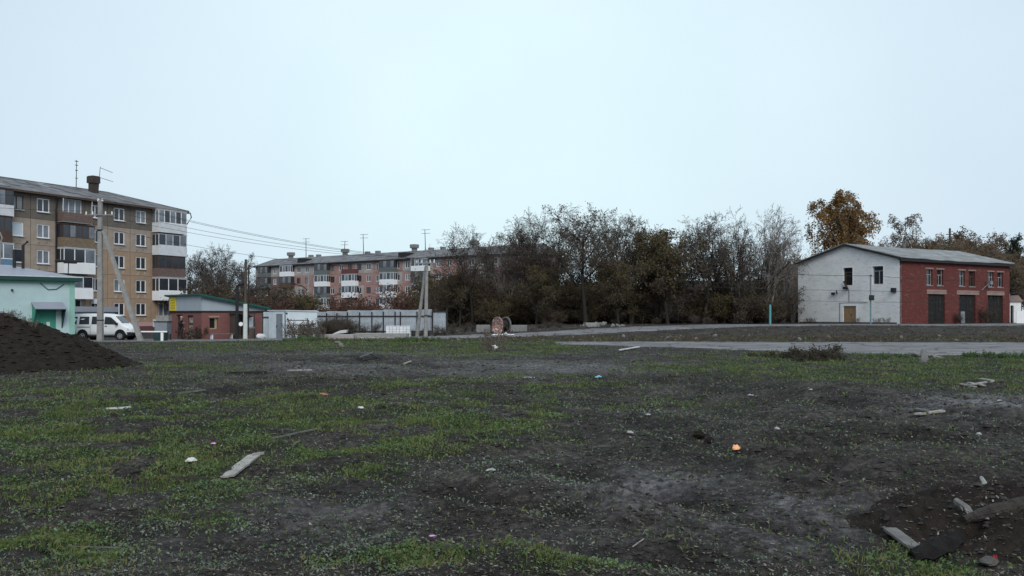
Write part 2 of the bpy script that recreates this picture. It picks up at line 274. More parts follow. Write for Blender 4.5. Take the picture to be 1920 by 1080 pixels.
    M['dryweed'] = leaf_mat('dry weed', (.06, .045, .032), (.09, .068, .045), (.15, .12, .08), 1.2); M['darkweed'] = leaf_mat('dark weed', (.03, .026, .02), (.05, .042, .028), (.085, .075, .045), 1.2)
    M['soil'] = mat('dug soil', (.013, .0102, .0083), (.026, .0205, .017), rough=.95, scale=4, bump=1.0, bscale=26, c3=(.045, .038, .033), c3s=16, c3t=.66, spec=.1)
    M['clod'] = leaf_mat('soil clods', (.020, .0175, .0165), (.030, .026, .0245), (.052, .047, .045), 1.0, rough=.95, trans=0)
    M['pwood'] = mat('pale weathered wood', (.36, .34, .31), (.22, .205, .19), scale=6, bump=.3); M['gwood'] = mat('grey weathered wood', (.16, .155, .15), (.10, .095, .09), scale=6, bump=.3); M['dwood'] = mat('rotten and shaded dark wood', (.03, .026, .023), (.016, .013, .012), scale=8, bump=.6)
    M['paper'] = mat('white litter', (.58, .58, .57), (.46, .46, .46), rough=.6); M['pinkpaper'] = mat('pink paper', (.62, .30, .60), rough=.7); M['peach'] = mat('peach foam', (.85, .42, .20), (.75, .35, .16), rough=.7); M['bluebag'] = mat('blue plastic', (.16, .42, .5), rough=.5)
    M['brickred'] = mat('red brick piece', (.32, .13, .09), rough=.9); M['stone'] = mat('rubble stone', (.20, .195, .19), (.12, .117, .115), scale=6, bump=.4); M['wrap'] = mat('white wrapped block', (.70, .71, .73), (.55, .56, .58), rough=.5, scale=3)
    M['drum'] = mat('weathered drum boards', (.30, .17, .145), (.16, .09, .08), scale=5, c3=(.48, .40, .38), c3s=7, c3t=.54); M['drum_g'] = mat('grey drum boards', (.27, .24, .21), (.17, .15, .13), scale=6)
    M['cloth'] = mat('dark jacket', (.022, .022, .026), scale=8); M['trousers'] = mat('dark trousers', (.03, .028, .028), scale=8); M['skin'] = mat('skin', (.42, .26, .19)); M['cap'] = mat('light cap', (.40, .38, .33))
    M['greygalv'] = mat('grey container', (.22, .245, .27), (.16, .18, .2), rough=.55, scale=3); M['tealbin'] = mat('dark teal bin', (.02, .05, .055), rough=.6); M['rust'] = mat('rusty dark steel', (.06, .045, .04), (.10, .06, .045), scale=5)
    M['wire'] = mat('wire', (.03, .03, .032)); M['pillar_w'] = mat('whitewashed pole', (.55, .60, .56), (.42, .46, .43), scale=4); M['banner'] = mat('banner', (.5, .38, .42), (.3, .35, .5), scale=3)
defmats()
def ground_material():
    m = bpy.data.materials.new('ground soil and grass'); m.use_nodes = True; t = m.node_tree; b = t.nodes['Principled BSDF']; b.inputs['Roughness'].default_value = 0.85; b.inputs['Specular IOR Level'].default_value = 0.12
    co = t.nodes.new('ShaderNodeTexCoord')
    def noise(s, d=6, ro=.6):
        n = t.nodes.new('ShaderNodeTexNoise'); n.inputs['Scale'].default_value = s; n.inputs['Detail'].default_value = d; n.inputs['Roughness'].default_value = ro; t.links.new(co.outputs['Object'], n.inputs['Vector']); return n
    def ramp(src, stops):
        r = t.nodes.new('ShaderNodeValToRGB'); r.color_ramp.elements[0].position = stops[0][0]; r.color_ramp.elements[0].color = (*stops[0][1], 1); r.color_ramp.elements[1].position = stops[-1][0]; r.color_ramp.elements[1].color = (*stops[-1][1], 1)
        for p, c in stops[1:-1]:
            e = r.color_ramp.elements.new(p); e.color = (*c, 1)
        t.links.new(src, r.inputs['Fac']); return r.outputs[0]
    def mix(f, a, b_, mode='MIX'):
        x = t.nodes.new('ShaderNodeMixRGB'); x.blend_type = mode
        if isinstance(f, float): x.inputs['Fac'].default_value = f
        else: t.links.new(f, x.inputs['Fac'])
        t.links.new(a, x.inputs['Color1'])
        if isinstance(b_, tuple): x.inputs['Color2'].default_value = (*b_, 1)
        else: t.links.new(b_, x.inputs['Color2'])
        return x.outputs[0]
    soil = ramp(noise(0.7, 10, .72).outputs['Fac'], [(.34, (.013, .0108, .0092)), (.5, (.031, .0265, .0232)), (.66, (.070, .0615, .0555))])
    fine = ramp(noise(9.0, 8, .72).outputs['Fac'], [(.33, (.28, .28, .28)), (.5, (.95, .95, .95)), (.66, (2.3, 2.3, 2.3))])
    soil = mix(1.0, soil, fine, 'MULTIPLY')
    at = t.nodes.new('ShaderNodeAttribute'); at.attribute_name = 'dry'  # sky sheen of damp soil, mixed in as a paler colour
    soil = mix(at.outputs['Fac'], soil, mix(1.0, ramp(noise(6, 6).outputs['Fac'], [(.3, (.09, .086, .09)), (.7, (.20, .193, .204))]), fine, 'MULTIPLY'))
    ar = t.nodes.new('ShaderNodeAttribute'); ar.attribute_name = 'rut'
    soil = mix(ar.outputs['Fac'], soil, (.013, .011, .0095))  # damp dark soil in troughs, painted also for shade that flat light misses
    ag = t.nodes.new('ShaderNodeAttribute'); ag.attribute_name = 'grass'
    green = ramp(noise(7.0, 6, .7).outputs['Fac'], [(.3, (.010, .011, .007)), (.55, (.026, .031, .014)), (.75, (.07, .066, .04))])
    gm = t.nodes.new('ShaderNodeMath'); gm.operation = 'MULTIPLY'; gm.inputs[1].default_value = 0.8; t.links.new(ag.outputs['Fac'], gm.inputs[0])
    colr = mix(gm.outputs[0], soil, green)
    sp = ramp(noise(38, 3, .5).outputs['Fac'], [(.63, (0, 0, 0)), (.68, (1, 1, 1))])
    s2 = t.nodes.new('ShaderNodeMath'); s2.operation = 'MULTIPLY'; s2.inputs[1].default_value = 0.5; t.links.new(sp, s2.inputs[0])
    colr = mix(s2.outputs[0], colr, (.14, .135, .12))
    t.links.new(colr, b.inputs['Base Color'])
    n1 = noise(22, 8, .7); bp = t.nodes.new('ShaderNodeBump'); bp.inputs['Strength'].default_value = 0.9; bp.inputs['Distance'].default_value = 0.05
    t.links.new(n1.outputs['Fac'], bp.inputs['Height']); t.links.new(bp.outputs[0], b.inputs['Normal'])
    return m
# ------------------------------------------------------------------ object helpers
def tag(o, label=None, cat=None, group=None, kind=None):
    if label: o['label'] = label
    if cat: o['category'] = cat
    if group: o['group'] = group
    if kind: o['kind'] = kind
    return o
def empty(name, loc, rz=0.0, label=None, cat=None, group=None, sc=1.0):
    o = bpy.data.objects.new(name, None); COL.objects.link(o); o.location = loc; o.rotation_euler = (0, 0, rz); o.scale = (sc, sc, sc); o.empty_display_size = 0.2
    return tag(o, label, cat, group)
class MB:
    def __init__(s): s.v = []; s.f = []; s.m = []
    def add(s, vs, fs, mi=0):
        n = len(s.v); s.v += [tuple(v) for v in vs]; s.f += [tuple(i+n for i in f) for f in fs]; s.m += [mi]*len(fs); return s
    def box(s, x0, x1, y0, y1, z0, z1, mi=0, mtx=None):
        vs = [(x0, y0, z0), (x1, y0, z0), (x1, y1, z0), (x0, y1, z0), (x0, y0, z1), (x1, y0, z1), (x1, y1, z1), (x0, y1, z1)]
        if mtx is not None: vs = [mtx @ Vector(v) for v in vs]
        return s.add(vs, [(0, 3, 2, 1), (4, 5, 6, 7), (0, 1, 5, 4), (1, 2, 6, 5), (2, 3, 7, 6), (3, 0, 4, 7)], mi)
    def tube(s, pts, rads, k=6, mi=0, cap=True):
        pts = [Vector(p) for p in pts]; n0 = len(s.v); rings = []
        if not hasattr(rads, '__len__'): rads = [rads]*len(pts)
        for i, p in enumerate(pts):
            d = (pts[min(i+1, len(pts)-1)]-pts[max(i-1, 0)]).normalized()
            a = d.cross(Vector((0, 0, 1)) if abs(d.z) < 0.9 else Vector((1, 0, 0))).normalized(); b = d.cross(a)
            for j in range(k):
                an = 2*math.pi*(j+.5)/k; s.v.append(tuple(p+(a*math.cos(an)+b*math.sin(an))*rads[i]))
        for i in range(len(pts)-1):
            for j in range(k):
                a0 = n0+i*k+j; a1 = n0+i*k+(j+1) % k; s.f.append((a0, a1, a1+k, a0+k)); s.m.append(mi)
        if cap:
            s.f.append(tuple(n0+j for j in range(k))); s.f.append(tuple(n0+(len(pts)-1)*k+j for j in reversed(range(k)))); s.m += [mi, mi]
        return s
    def prism(s, poly, axis, a0, a1, mi=0):       # poly in the other two axes
        n = len(poly)
        def pt(p, a): return {'x': (a, p[0], p[1]), 'y': (p[0], a, p[1]), 'z': (p[0], p[1], a)}[axis]
        return s.add([pt(p, a0) for p in poly]+[pt(p, a1) for p in poly], [tuple(range(n)), tuple(reversed(range(n, 2*n)))]+[(i, i+n, (i+1) % n+n, (i+1) % n) for i in range(n)], mi)
    def mesh(s, name='mesh', smooth=False):
        me = bpy.data.meshes.new(name); me.from_pydata(s.v, [], s.f); me.update()
        if smooth:
            for p in me.polygons: p.use_smooth = True
        return me
    def build(s, name, mats, parent=None, loc=None, smooth=False, rot=None):
        me = s.mesh(name, smooth)
        if not isinstance(mats, (list, tuple)): mats = [mats]
        for m_ in mats: me.materials.append(m_)
        if len(mats) > 1: me.polygons.foreach_set('material_index', s.m)
        bm = bmesh.new(); bm.from_mesh(me); bmesh.ops.recalc_face_normals(bm, faces=bm.faces); bm.to_mesh(me); bm.free()
        return put(name, me, parent, loc, rot)
def put(name, me, parent=None, loc=None, rot=None):
    o = bpy.data.objects.new(name, me); COL.objects.link(o)
    if parent is not None: o.parent = parent
    if loc is not None: o.location = loc
    if rot is not None: o.rotation_euler = rot
    return o
def bx(name, mt, parent, x0, x1, y0, y1, z0, z1): return MB().box(x0, x1, y0, y1, z0, z1).build(name, mt, parent)
def copy_tree(o, parent=None):
    c = o.copy(); COL.objects.link(c); c.parent = parent
    for ch in list(o.children): copy_tree(ch, c)
    return c
CACHE = {}
def shared(key, fn):
    if key not in CACHE: CACHE[key] = fn()
    return CACHE[key]
def np_mesh(name, V, Fc, mt, smooth=False):      # Fc: (n,k) faces
    me = bpy.data.meshes.new(name); V = np.asarray(V, dtype=np.float32); Fc = np.asarray(Fc, dtype=np.int32)
    k = Fc.shape[1]; me.vertices.add(len(V)); me.vertices.foreach_set('co', V.ravel()); me.loops.add(Fc.size); me.loops.foreach_set('vertex_index', Fc.ravel())
    me.polygons.add(len(Fc)); me.polygons.foreach_set('loop_start', np.arange(0, Fc.size, k, dtype=np.int32))
    try: me.polygons.foreach_set('loop_total', np.full(len(Fc), k, dtype=np.int32))
    except Exception: pass
    me.polygons.foreach_set('use_smooth', np.full(len(Fc), bool(smooth)))
    me.materials.append(mt); me.update(calc_edges=True); me.validate(); return me
# ------------------------------------------------------------------ ground
def build_ground():
    tt = np.concatenate([[-9, -5, -3, -2, -1.5, -1.2], np.linspace(-1.0, -0.68, 24), np.linspace(-0.67, 0.67, 520), np.linspace(0.68, 1.0, 24), [1.2, 1.5, 2, 3, 5, 9]])
    ys = [-120, -40, -10, -2, 1.5, 3.0]
    y = 3.4
    while y < 100: ys.append(y); y *= 1.0052
    while y < 4000: ys.append(y); y *= 1.08
    ys = np.array(ys); ww = np.maximum(ys, 12*np.exp(-np.maximum(ys-3.4, 0)*3)); ww = np.where(ys < 3.2, 12, np.maximum(ys, 3.4))
    X = tt[None, :]*ww[:, None]; Y = np.repeat(ys[:, None], len(tt), 1)
    Z = H(X, Y); Z = np.where(Y < 3.2, Z*0.3, Z)
    n = len(tt); idx = np.arange(len(ys)*n).reshape(len(ys), n)
    Fc = np.stack([idx[:-1, :-1], idx[:-1, 1:], idx[1:, 1:], idx[1:, :-1]], -1).reshape(-1, 4)
    me = np_mesh('ground', np.stack([X, Y, Z], -1).reshape(-1, 3), Fc, ground_material(), True)
    a = me.attributes.new('grass', 'FLOAT', 'POINT'); a.data.foreach_set('value', grassm(X, Y).ravel().astype(np.float32))
    a = me.attributes.new('dry', 'FLOAT', 'POINT'); a.data.foreach_set('value', sheenm(X, Y).ravel().astype(np.float32))  # mask of the painted sky sheen
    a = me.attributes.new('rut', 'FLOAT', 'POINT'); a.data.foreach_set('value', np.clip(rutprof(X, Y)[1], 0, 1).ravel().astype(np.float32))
    o = put('ground', me); tag(o, 'dark churned soil waste ground with patchy grass', 'ground', kind='structure')
build_ground()
def asphalt():
    if 'worn asphalt' in MATS: return MATS['worn asphalt']
    m = bpy.data.materials.new('worn asphalt'); m.use_nodes = True; t = m.node_tree; b = t.nodes['Principled BSDF']; b.inputs['Roughness'].default_value = .85; b.inputs['Specular IOR Level'].default_value = .2
    co = t.nodes.new('ShaderNodeTexCoord'); mp = t.nodes.new('ShaderNodeMapping'); mp.inputs['Scale'].default_value = (.16, .6, 1); t.links.new(co.outputs['Object'], mp.inputs[0])
    def nz_(sc, src, de=8, ro=.7):
        n = t.nodes.new('ShaderNodeTexNoise'); n.inputs['Scale'].default_value = sc; n.inputs['Detail'].default_value = de; n.inputs['Roughness'].default_value = ro; t.links.new(src, n.inputs['Vector']); return n.outputs['Fac']
    def rp_(src, p0, c0, p1, c1):
        r = t.nodes.new('ShaderNodeValToRGB'); r.color_ramp.elements[0].position = p0; r.color_ramp.elements[1].position = p1; r.color_ramp.elements[0].color = (*c0, 1); r.color_ramp.elements[1].color = (*c1, 1); t.links.new(src, r.inputs['Fac']); return r.outputs[0]
    def mx_(f, a, c):
        x = t.nodes.new('ShaderNodeMixRGB'); t.links.new(f, x.inputs['Fac']); t.links.new(a, x.inputs['Color1']); x.inputs['Color2'].default_value = (*c, 1); return x.outputs[0]
    base = rp_(nz_(1.0, mp.outputs[0]), .36, (.11, .106, .108), .64, (.215, .208, .214))
    base = mx_(rp_(nz_(.55, co.outputs['Object']), .56, (0, 0, 0), .66, (.9, .9, .9)), base, (.055, .049, .044))
    base = mx_(rp_(nz_(3.5, co.outputs['Object'], 6), .6, (0, 0, 0), .68, (.6, .6, .6)), base, (.28, .27, .265))
    vo = t.nodes.new('ShaderNodeTexVoronoi'); vo.feature = 'DISTANCE_TO_EDGE'; vo.inputs['Scale'].default_value = .42; wn = t.nodes.new('ShaderNodeVectorMath'); wn.operation = 'ADD'; nn = t.nodes.new('ShaderNodeTexNoise'); nn.inputs['Scale'].default_value = 1.3; t.links.new(co.outputs['Object'], nn.inputs['Vector']); t.links.new(co.outputs['Object'], wn.inputs[0]); t.links.new(nn.outputs['Color'], wn.inputs[1]); t.links.new(wn.outputs[0], vo.inputs['Vector'])
    base = mx_(rp_(vo.outputs['Distance'], .012, (.85, .85, .85), .035, (0, 0, 0)), base, (.03, .027, .025))
    t.links.new(base, b.inputs['Base Color'])
    bp = t.nodes.new('ShaderNodeBump'); bp.inputs['Strength'].default_value = .5; bp.inputs['Distance'].default_value = .03; t.links.new(nz_(12, co.outputs['Object']), bp.inputs['Height']); t.links.new(bp.outputs[0], b.inputs['Normal'])
    MATS['worn asphalt'] = m; return m
def sheet(name, left, right, n, mcols, label, off=0.03, mt=None, edge=0.5):
    left = np.array(left); right = np.array(right)
    s = np.linspace(0, len(left)-1, n)
    L = np.stack([np.interp(s, range(len(left)), left[:, k]) for k in (0, 1)], -1); Rr = np.stack([np.interp(s, range(len(right)), right[:, k]) for k in (0, 1)], -1)
    d = Rr-L; ln = np.linalg.norm(d, axis=1, keepdims=True); d = d/ln
    j1 = (fbm(L[:, 0]*.9, L[:, 1]*.9, 5, 5)-.5)[:, None]*2*edge; j2 = (fbm(Rr[:, 0]*.9, Rr[:, 1]*.9, 6, 5)-.5)[:, None]*2*edge
    L = L+d*j1; Rr = Rr+d*j2
    t = np.linspace(0, 1, mcols)[None, :, None]
    P = L[:, None, :]*(1-t)+Rr[:, None, :]*t
    Z = H(P[..., 0], P[..., 1])+off
    Z[:, 0] -= .06; Z[:, -1] -= .06
    idx = np.arange(n*mcols).reshape(n, mcols); Fc = np.stack([idx[:-1, :-1], idx[:-1, 1:], idx[1:, 1:], idx[1:, :-1]], -1).reshape(-1, 4)
    me = np_mesh(name, np.concatenate([P, Z[..., None]], -1).reshape(-1, 3), Fc, mt or asphalt(), True)
    return tag(put(name, me), label, 'road', kind='structure')
sheet('road', ROAD_FAR, ROAD_NEAR, 420, 22, 'worn grey asphalt road with cracks crossing the waste ground', edge=1.3)
def ribbon(pts, ws):
    P = np.array(pts, float); T = np.gradient(P, axis=0); T /= np.linalg.norm(T, axis=1, keepdims=True); Nn = np.stack([-T[:, 1], T[:, 0]], -1); W = np.array(ws)[:, None]
    return (P+Nn*W).tolist(), (P-Nn*W).tolist()
_l, _r = ribbon(PATH, PATHW)
sheet('path', _l, _r, 200, 14, 'pale asphalt track curving up to the white brick building', edge=.8)
sheet('pavement', [(-34, 60.5), (-24, 60.5), (-13.5, 61.5)], [(-34, 69.5), (-24, 69.0), (-13.5, 66.0)], 90, 16, 'grey asphalt yard in front of the brick kiosk', off=.034, edge=.6)
# ------------------------------------------------------------------ building helpers
def wall_cells(mb, x0, x1, z0, z1, holes, y0, y1, axis='x', mi=0):
    xs = sorted({x0, x1}|{h for o in holes for h in o[:2]}); zs = sorted({z0, z1}|{h for o in holes for h in o[2:4]})
    for i in range(len(xs)-1):
        for j in range(len(zs)-1):
            cx, cz = (xs[i]+xs[i+1])/2, (zs[j]+zs[j+1])/2
            if any(o[0] < cx < o[1] and o[2] < cz < o[3] for o in holes): continue
            if axis == 'x': mb.box(xs[i], xs[i+1], y0, y1, zs[j], zs[j+1], mi)
            else: mb.box(y0, y1, xs[i], xs[i+1], zs[j], zs[j+1], mi)
    return mb
def panel_mesh(wd, ht, hole, t=.3):
    mb = MB(); wall_cells(mb, 0, wd, 0, ht, [hole] if hole else [], 0, t); return mb.mesh('panel')
def add_panel(parent, x, z, wd, ht, hole, mt, y=0.0):
    key = ('panel', round(wd, 2), round(ht, 2), hole, mt.name)
    def f():
        me = panel_mesh(wd, ht, hole); me.materials.append(mt); return me
    return put('panel', shared(key, f), parent, (x, y, z))
def add_window(parent, x, z, wd, ht, fr, gl, style=2, y=0.05, sill=True):
    """window > pane, sill ; x,z lower left corner of the opening (wall plane is local xz)"""
    def f():
        mb = MB(); b = .095
        mb.box(0, wd, 0, .07, 0, b).box(0, wd, 0, .07, ht-b, ht).box(0, b, 0, .07, b, ht-b).box(wd-b, wd, 0, .07, b, ht-b)
        if style >= 2:
            for k in range(1, style): mb.box(wd*k/style-.05, wd*k/style+.05, -.004, .066, b, ht-b)
        if style == 12: pass
        me = mb.mesh('window'); me.materials.append(fr); return me
    wn = put('window', shared(('wf', wd, ht, fr.name, style), f), parent, (x, y, z))
    def g():
        me = MB().box(.05, wd-.05, .035, .055, .05, ht-.05).mesh('pane'); me.materials.append(gl); return me
    put('pane', shared(('wp', wd, ht, gl.name), g), wn)
    if sill:
        def h():
            me = MB().box(-.05, wd+.05, -.19, .03, -.05, -.004).mesh('sill'); me.materials.append(M['white_d']); return me
        put('sill', shared(('ws', wd), h), wn)
    return wn
def balcony(parent, x0, x1, z0, depth, par_m, style, fr=None, gl=None, npan=4, h=2.65, boards=False):
    """balcony > pane/frame; z0 is the slab's underside"""
    wd = x1-x0
    mb = MB().box(0, wd, -depth, -.002, 0, .14, 1)
    if boards:
        nb = 6
        for k in range(nb): mb.box(-.01, wd+.01, -depth-.02-.008*(k % 2), -depth+.03, .16+k*.155, .16+k*.155+.145)
        mb.box(0, .03, -depth+.03, -.01, .16, 1.1).box(wd-.03, wd, -depth+.03, -.01, .16, 1.1)
    else:
        mb.box(-.02, wd+.02, -depth-.03, -depth+.03, -.03, 1.1).box(-.02, .03, -depth+.03, -.01, -.03, 1.1).box(wd-.03, wd+.02, -depth+.03, -.01, -.03, 1.1)
    b = mb.build('balcony', [par_m, M['concrete_d']], parent, (x0, 0, z0))
    if style == 'glazed':
        fm = MB(); y0 = -depth-.01; y1 = -depth+.05
        fm.box(-.01, wd+.01, y0, y1, 1.1, 1.18).box(-.01, wd+.01, y0, y1, h-.1, h)
        for k in range(npan+1):
            xx = wd*k/npan; fm.box(max(-.01, xx-.05), min(wd+.01, xx+.05), y0, y1, 1.18, h-.1)
        for xx in (0, wd-.06): fm.box(xx, xx+.06, -.5*depth-.03, -.5*depth+.03, 1.1, h).box(xx, xx+.06, y1, -.01, h-.1, h)
        fm.build('frame', fr, b)
        for k in range(npan): MB().box(wd*k/npan+.05, wd*(k+1)/npan-.05, y0+.02, y0+.04, 1.18, h-.1).build('pane', gl if not isinstance(gl, list) else gl[k % len(gl)], b)
        for xx in (.02, wd-.04): MB().box(xx, xx+.02, y1, -.01, 1.12, h-.1).build('pane', gl if not isinstance(gl, list) else gl[0], b)
        MB().box(-.06, wd+.06, -depth-.08, -.004, h, h+.05).build('roof_sheet', M['white_d'] if fr is M['white'] else M['brownwood'], b)
    return b
# ------------------------------------------------------------------ the tan five-storey block
FL = 2.68
def left_block():
    o = empty('apartment_building', (-50.8, 88, 0), math.atan2(.892, .452), 'tan and brown five-storey panel apartment block with hipped grey roof', 'building')
    Lmin, Lmax, Wd = -14.6, 23.0, 12.0
    zb = [0.9+k*FL for k in range(6)]
    edges = [-14.6, -11.6, -8.6, -5.6, -2.6, 0.3, 3.25, 6.1, 9.55, 12.45, 15.45, 18.4, Lmax]
    rnd = random.Random(4)
    ww, wh = 1.42, 1.42
    for f in range(5):
        for k in range(len(edges)-1):
            a, b = edges[k]+.03, edges[k+1]-.03
            mt = M['panel_top'] if f == 4 else (M['panel_beige'] if (a < 6.2 and f < 4) or (f == 3) else M['panel_tan'])
            cen = {5: 1.75, 6: 4.65, 7: 8.0, 8: 10.85, 9: 13.98, 10: 16.95, 11: 20.6}.get(k, (a+b)/2)
            bal = k in (7, 11)
            hw = 1.05 if k == 8 else (2.3 if k == 7 else (2.2 if k == 11 else ww))
            hz0, hh = (.55, 1.95) if bal else (.75, wh)
            x0 = max(cen-hw/2, a+.1)
            add_panel(o, a, zb[f]+.015, b-a, FL-.03, (round(x0-a, 3), round(x0-a+hw, 3), hz0, hz0+hh), mt)
            gl = rnd.choice([M['glass'], M['glass'], M['glass2']])
            fr = M['white']
            if k == 5 and f == 4: fr = M['brownwood']; gl = M['glass2']
            if k == 5 and f == 3: gl = M['glass3']
            st = 1 if (k == 5 and f in (2, 3)) else (3 if bal else 2)
            add_window(o, x0, zb[f]+.015+hz0, hw, hh, fr, gl, st, sill=not bal)
            if f in (1, 2, 3) and not bal and rnd.random() < .0: pass
    bx('plinth', M['plinth'], o, Lmin, Lmax, -.06, .3, .42, .9); bx('plinth', M['plinth_d'], o, Lmin, Lmax+.003, -.05, .3, -1.2, .42)
    bx('white_board', M['white_d'], o, 18.6, 20.6, -.1, -.062, .3, 1.2)
    bx('core', M['joint'], o, Lmin+.02, Lmax-.02, .14, Wd-.2, -1, 14.35)
    bx('end_wall', M['panel_tan'], o, Lmax-.015, Lmax+.06, .32, Wd, -1, 14.3); bx('rear_wall', M['panel_tan'], o, Lmin, Lmax, Wd-.18, Wd, -1, 14.3)
    # roof, hipped
    zr, ze = 16.35, 14.35; e = .62
    x0, x1, y0, y1 = Lmin-e, Lmax+e, -e, Wd+e
    mb = MB().add([(x0, y0, ze), (x1, y0, ze), (x1, y1, ze), (x0, y1, ze), (x0+6.4, Wd/2, zr), (x1-6.4, Wd/2, zr)], [(0, 1, 5, 4), (2, 3, 4, 5), (1, 2, 5), (3, 0, 4)])
    rf = mb.build('roof', M['slate'], o)
    mb = MB().box(x0, x1, y0, y0+.04, ze-.22, ze-.012).box(x0, x1, y1-.04, y1, ze-.22, ze-.012).box(x1-.04, x1, y0+.04, y1-.04, ze-.22, ze-.012).box(x0, x0+.04, y0+.04, y1-.04, ze-.22, ze-.012).box(x0+.04, x1-.04, y0+.04, y1-.04, ze-.16, ze-.13)
    mb.build('fascia', M['brownwood'], rf)
    MB().tube([(x0+6.4, Wd/2, zr+.02), (x1-6.4, Wd/2, zr+.02), (x1, y0, ze+.04)], .09, 6).build('ridge_cap', M['slate'], rf)
    rr = random.Random(3)
    for k in range(26):                        # shifted, patched slate sheets on the front slope
        xx = rr.uniform(-8, 19); s = rr.uniform(.1, .85)
        yy = -e+s*(Wd/2+e)
        if xx > x1-6.4-1+ (1-s)*5: continue
        sl = math.atan2(zr-ze, Wd/2+e)
        me = shared(('slate', k % 3), lambda: None) or None
        mtx = Matrix.Translation((xx, yy, ze+s*(zr-ze)+.03)) @ Matrix.Rotation(sl, 4, 'X') @ Matrix.Rotation(rr.uniform(-.04, .04), 4, 'Z')
        MB().box(0, 1.08, 0, 1.5, 0, .02, 0, mtx).build('slate_sheet', [M['slate'], M['slate_l']][k % 4 == 0], rf)
    ch = MB().box(13.75, 14.5, 4.1, 4.9, 15.3, 17.0).box(13.62, 14.63, 3.97, 5.03, 16.95, 17.7).box(13.68, 14.57, 4.03, 4.97, 17.7, 17.78)
    ch.build('chimney', mat('sooty brick', (.06, .045, .04), (.04, .03, .028)), rf)
    mb = MB().tube([(13.0, 6, 16.2), (13.05, 6, 19.6)], [.05, .035], 5)
    for z_, l in ((19.45, .22), (19.0, .18), (18.4, .15), (17.5, .15)): mb.tube([(13.05-l, 6, z_), (13.05+l, 6, z_)], .05, 4)
    mb.build('antenna', M['black'], rf)
    mb = MB().tube([(15.6, 5.6, 16.1), (15.9, 5.6, 19.2)], [.045, .03], 5).tube([(15.2, 5.2, 17.9), (18.0, 6.0, 17.75)], .03, 4).tube([(15.88, 5.6, 19.1), (18.0, 6.1, 18.85)], .03, 4)
    mb.build('antenna', M['black'], rf)
    # drain pipes
    MB().tube([(6.05, -.5, 14.15), (6.08, -.25, 13.6), (6.02, -.14, 12.8), (6.02, -.14, .5)], .085, 6).build('drainpipe', M['black'], o)
    MB().tube([(Lmax-.1, -.55, 14.2), (Lmax+.75, -.65, 14.2), (Lmax+.95, -.6, 13.7), (Lmax+.5, -.4, 12.9), (Lmax+.25, -.12, 12.4)], .07, 6).build('drainpipe', M['black'], o)
    # balconies : column A and column B and the one at the frame's edge
    def bz(f): return zb[f]-.12
    balcony(o, 6.2, 9.75, bz(4), 1.0, M['redwood'], 'open', boards=True)
    MB().tube([(6.25, -.97, 14.0), (6.25, -.97, 11.6)], .03, 4).tube([(9.7, -.97, 14.0), (9.7, -.97, 11.6)], .03, 4).build('balcony_post', M['white_d'], o)
    b = balcony(o, 6.2, 9.95, bz(3), 1.05, M['yellowwood'], 'glazed', M['brownwood'], [M['glass'], M['glass2'], M['glass']], 5, 2.5, boards=True)
    balcony(o, 6.2, 9.95, bz(2), 1.15, M['white'], 'glazed', M['white'], [M['glass'], M['glass'], M['glass2']], 3)
    balcony(o, 6.2, 9.75, bz(1), 1.05, M['white'], 'glazed', M['white_d'], [M['glass2'], M['glass2'], M['glass']], 3, 2.4)
    balcony(o, 18.55, 22.75, bz(4), 1.1, M['white_d'], 'glazed', M['white'], [M['glass2'], M['glass']], 5)
    balcony(o, 18.55, 22.75, bz(3), 1.1, M['white_d'], 'glazed', M['white_d'], [M['glass'], M['glass2']], 4, 2.5)
    balcony(o, 18.55, 22.6, bz(2), 1.05, M['redwood'], 'glazed', M['brownwood'], [M['glass'], M['glass'], M['glass']], 4, 2.6, boards=True)
    balcony(o, 18.55, 22.75, bz(1), 1.15, M['white'], 'glazed', M['white'], [M['glass']], 3)
    balcony(o, -2.5, .75, bz(4), 1.0, M['white_d'], 'glazed', M['brownwood'], [M['glass2'], M['glass']], 4)
    balcony(o, -2.5, .6, bz(3), 1.0, M['brownwood'], 'glazed', M['brownwood'], [M['glass']], 4)
    balcony(o, -2.5, .7, bz(2), 1.1, mat('blue board', (.12, .22, .32)), 'glazed', M['white'], [M['glass2']], 3)
    balcony(o, -2.5, .7, bz(1), 1.1, M['white'], 'glazed', M['white'], [M['glass']], 3)
    # ground floor shop extension and small sign
    an = MB().box(5.4, 12.2, -1.5, -.07, -1, 2.05).build('shop_extension', M['siding'], o)
    bx('fascia', M['metalroof'], an, 5.2, 12.4, -1.72, -.075, 2.05, 2.62)
    MB().box(10.3, 11.4, -.5, -.07, 2.95, 3.5).build('air_conditioner', M['white_d'], o)
    MB().box(21.9, 22.7, -1.5, -.4, 1.5, 3.05).build('awning_panel', M['banner'], o)
left_block()
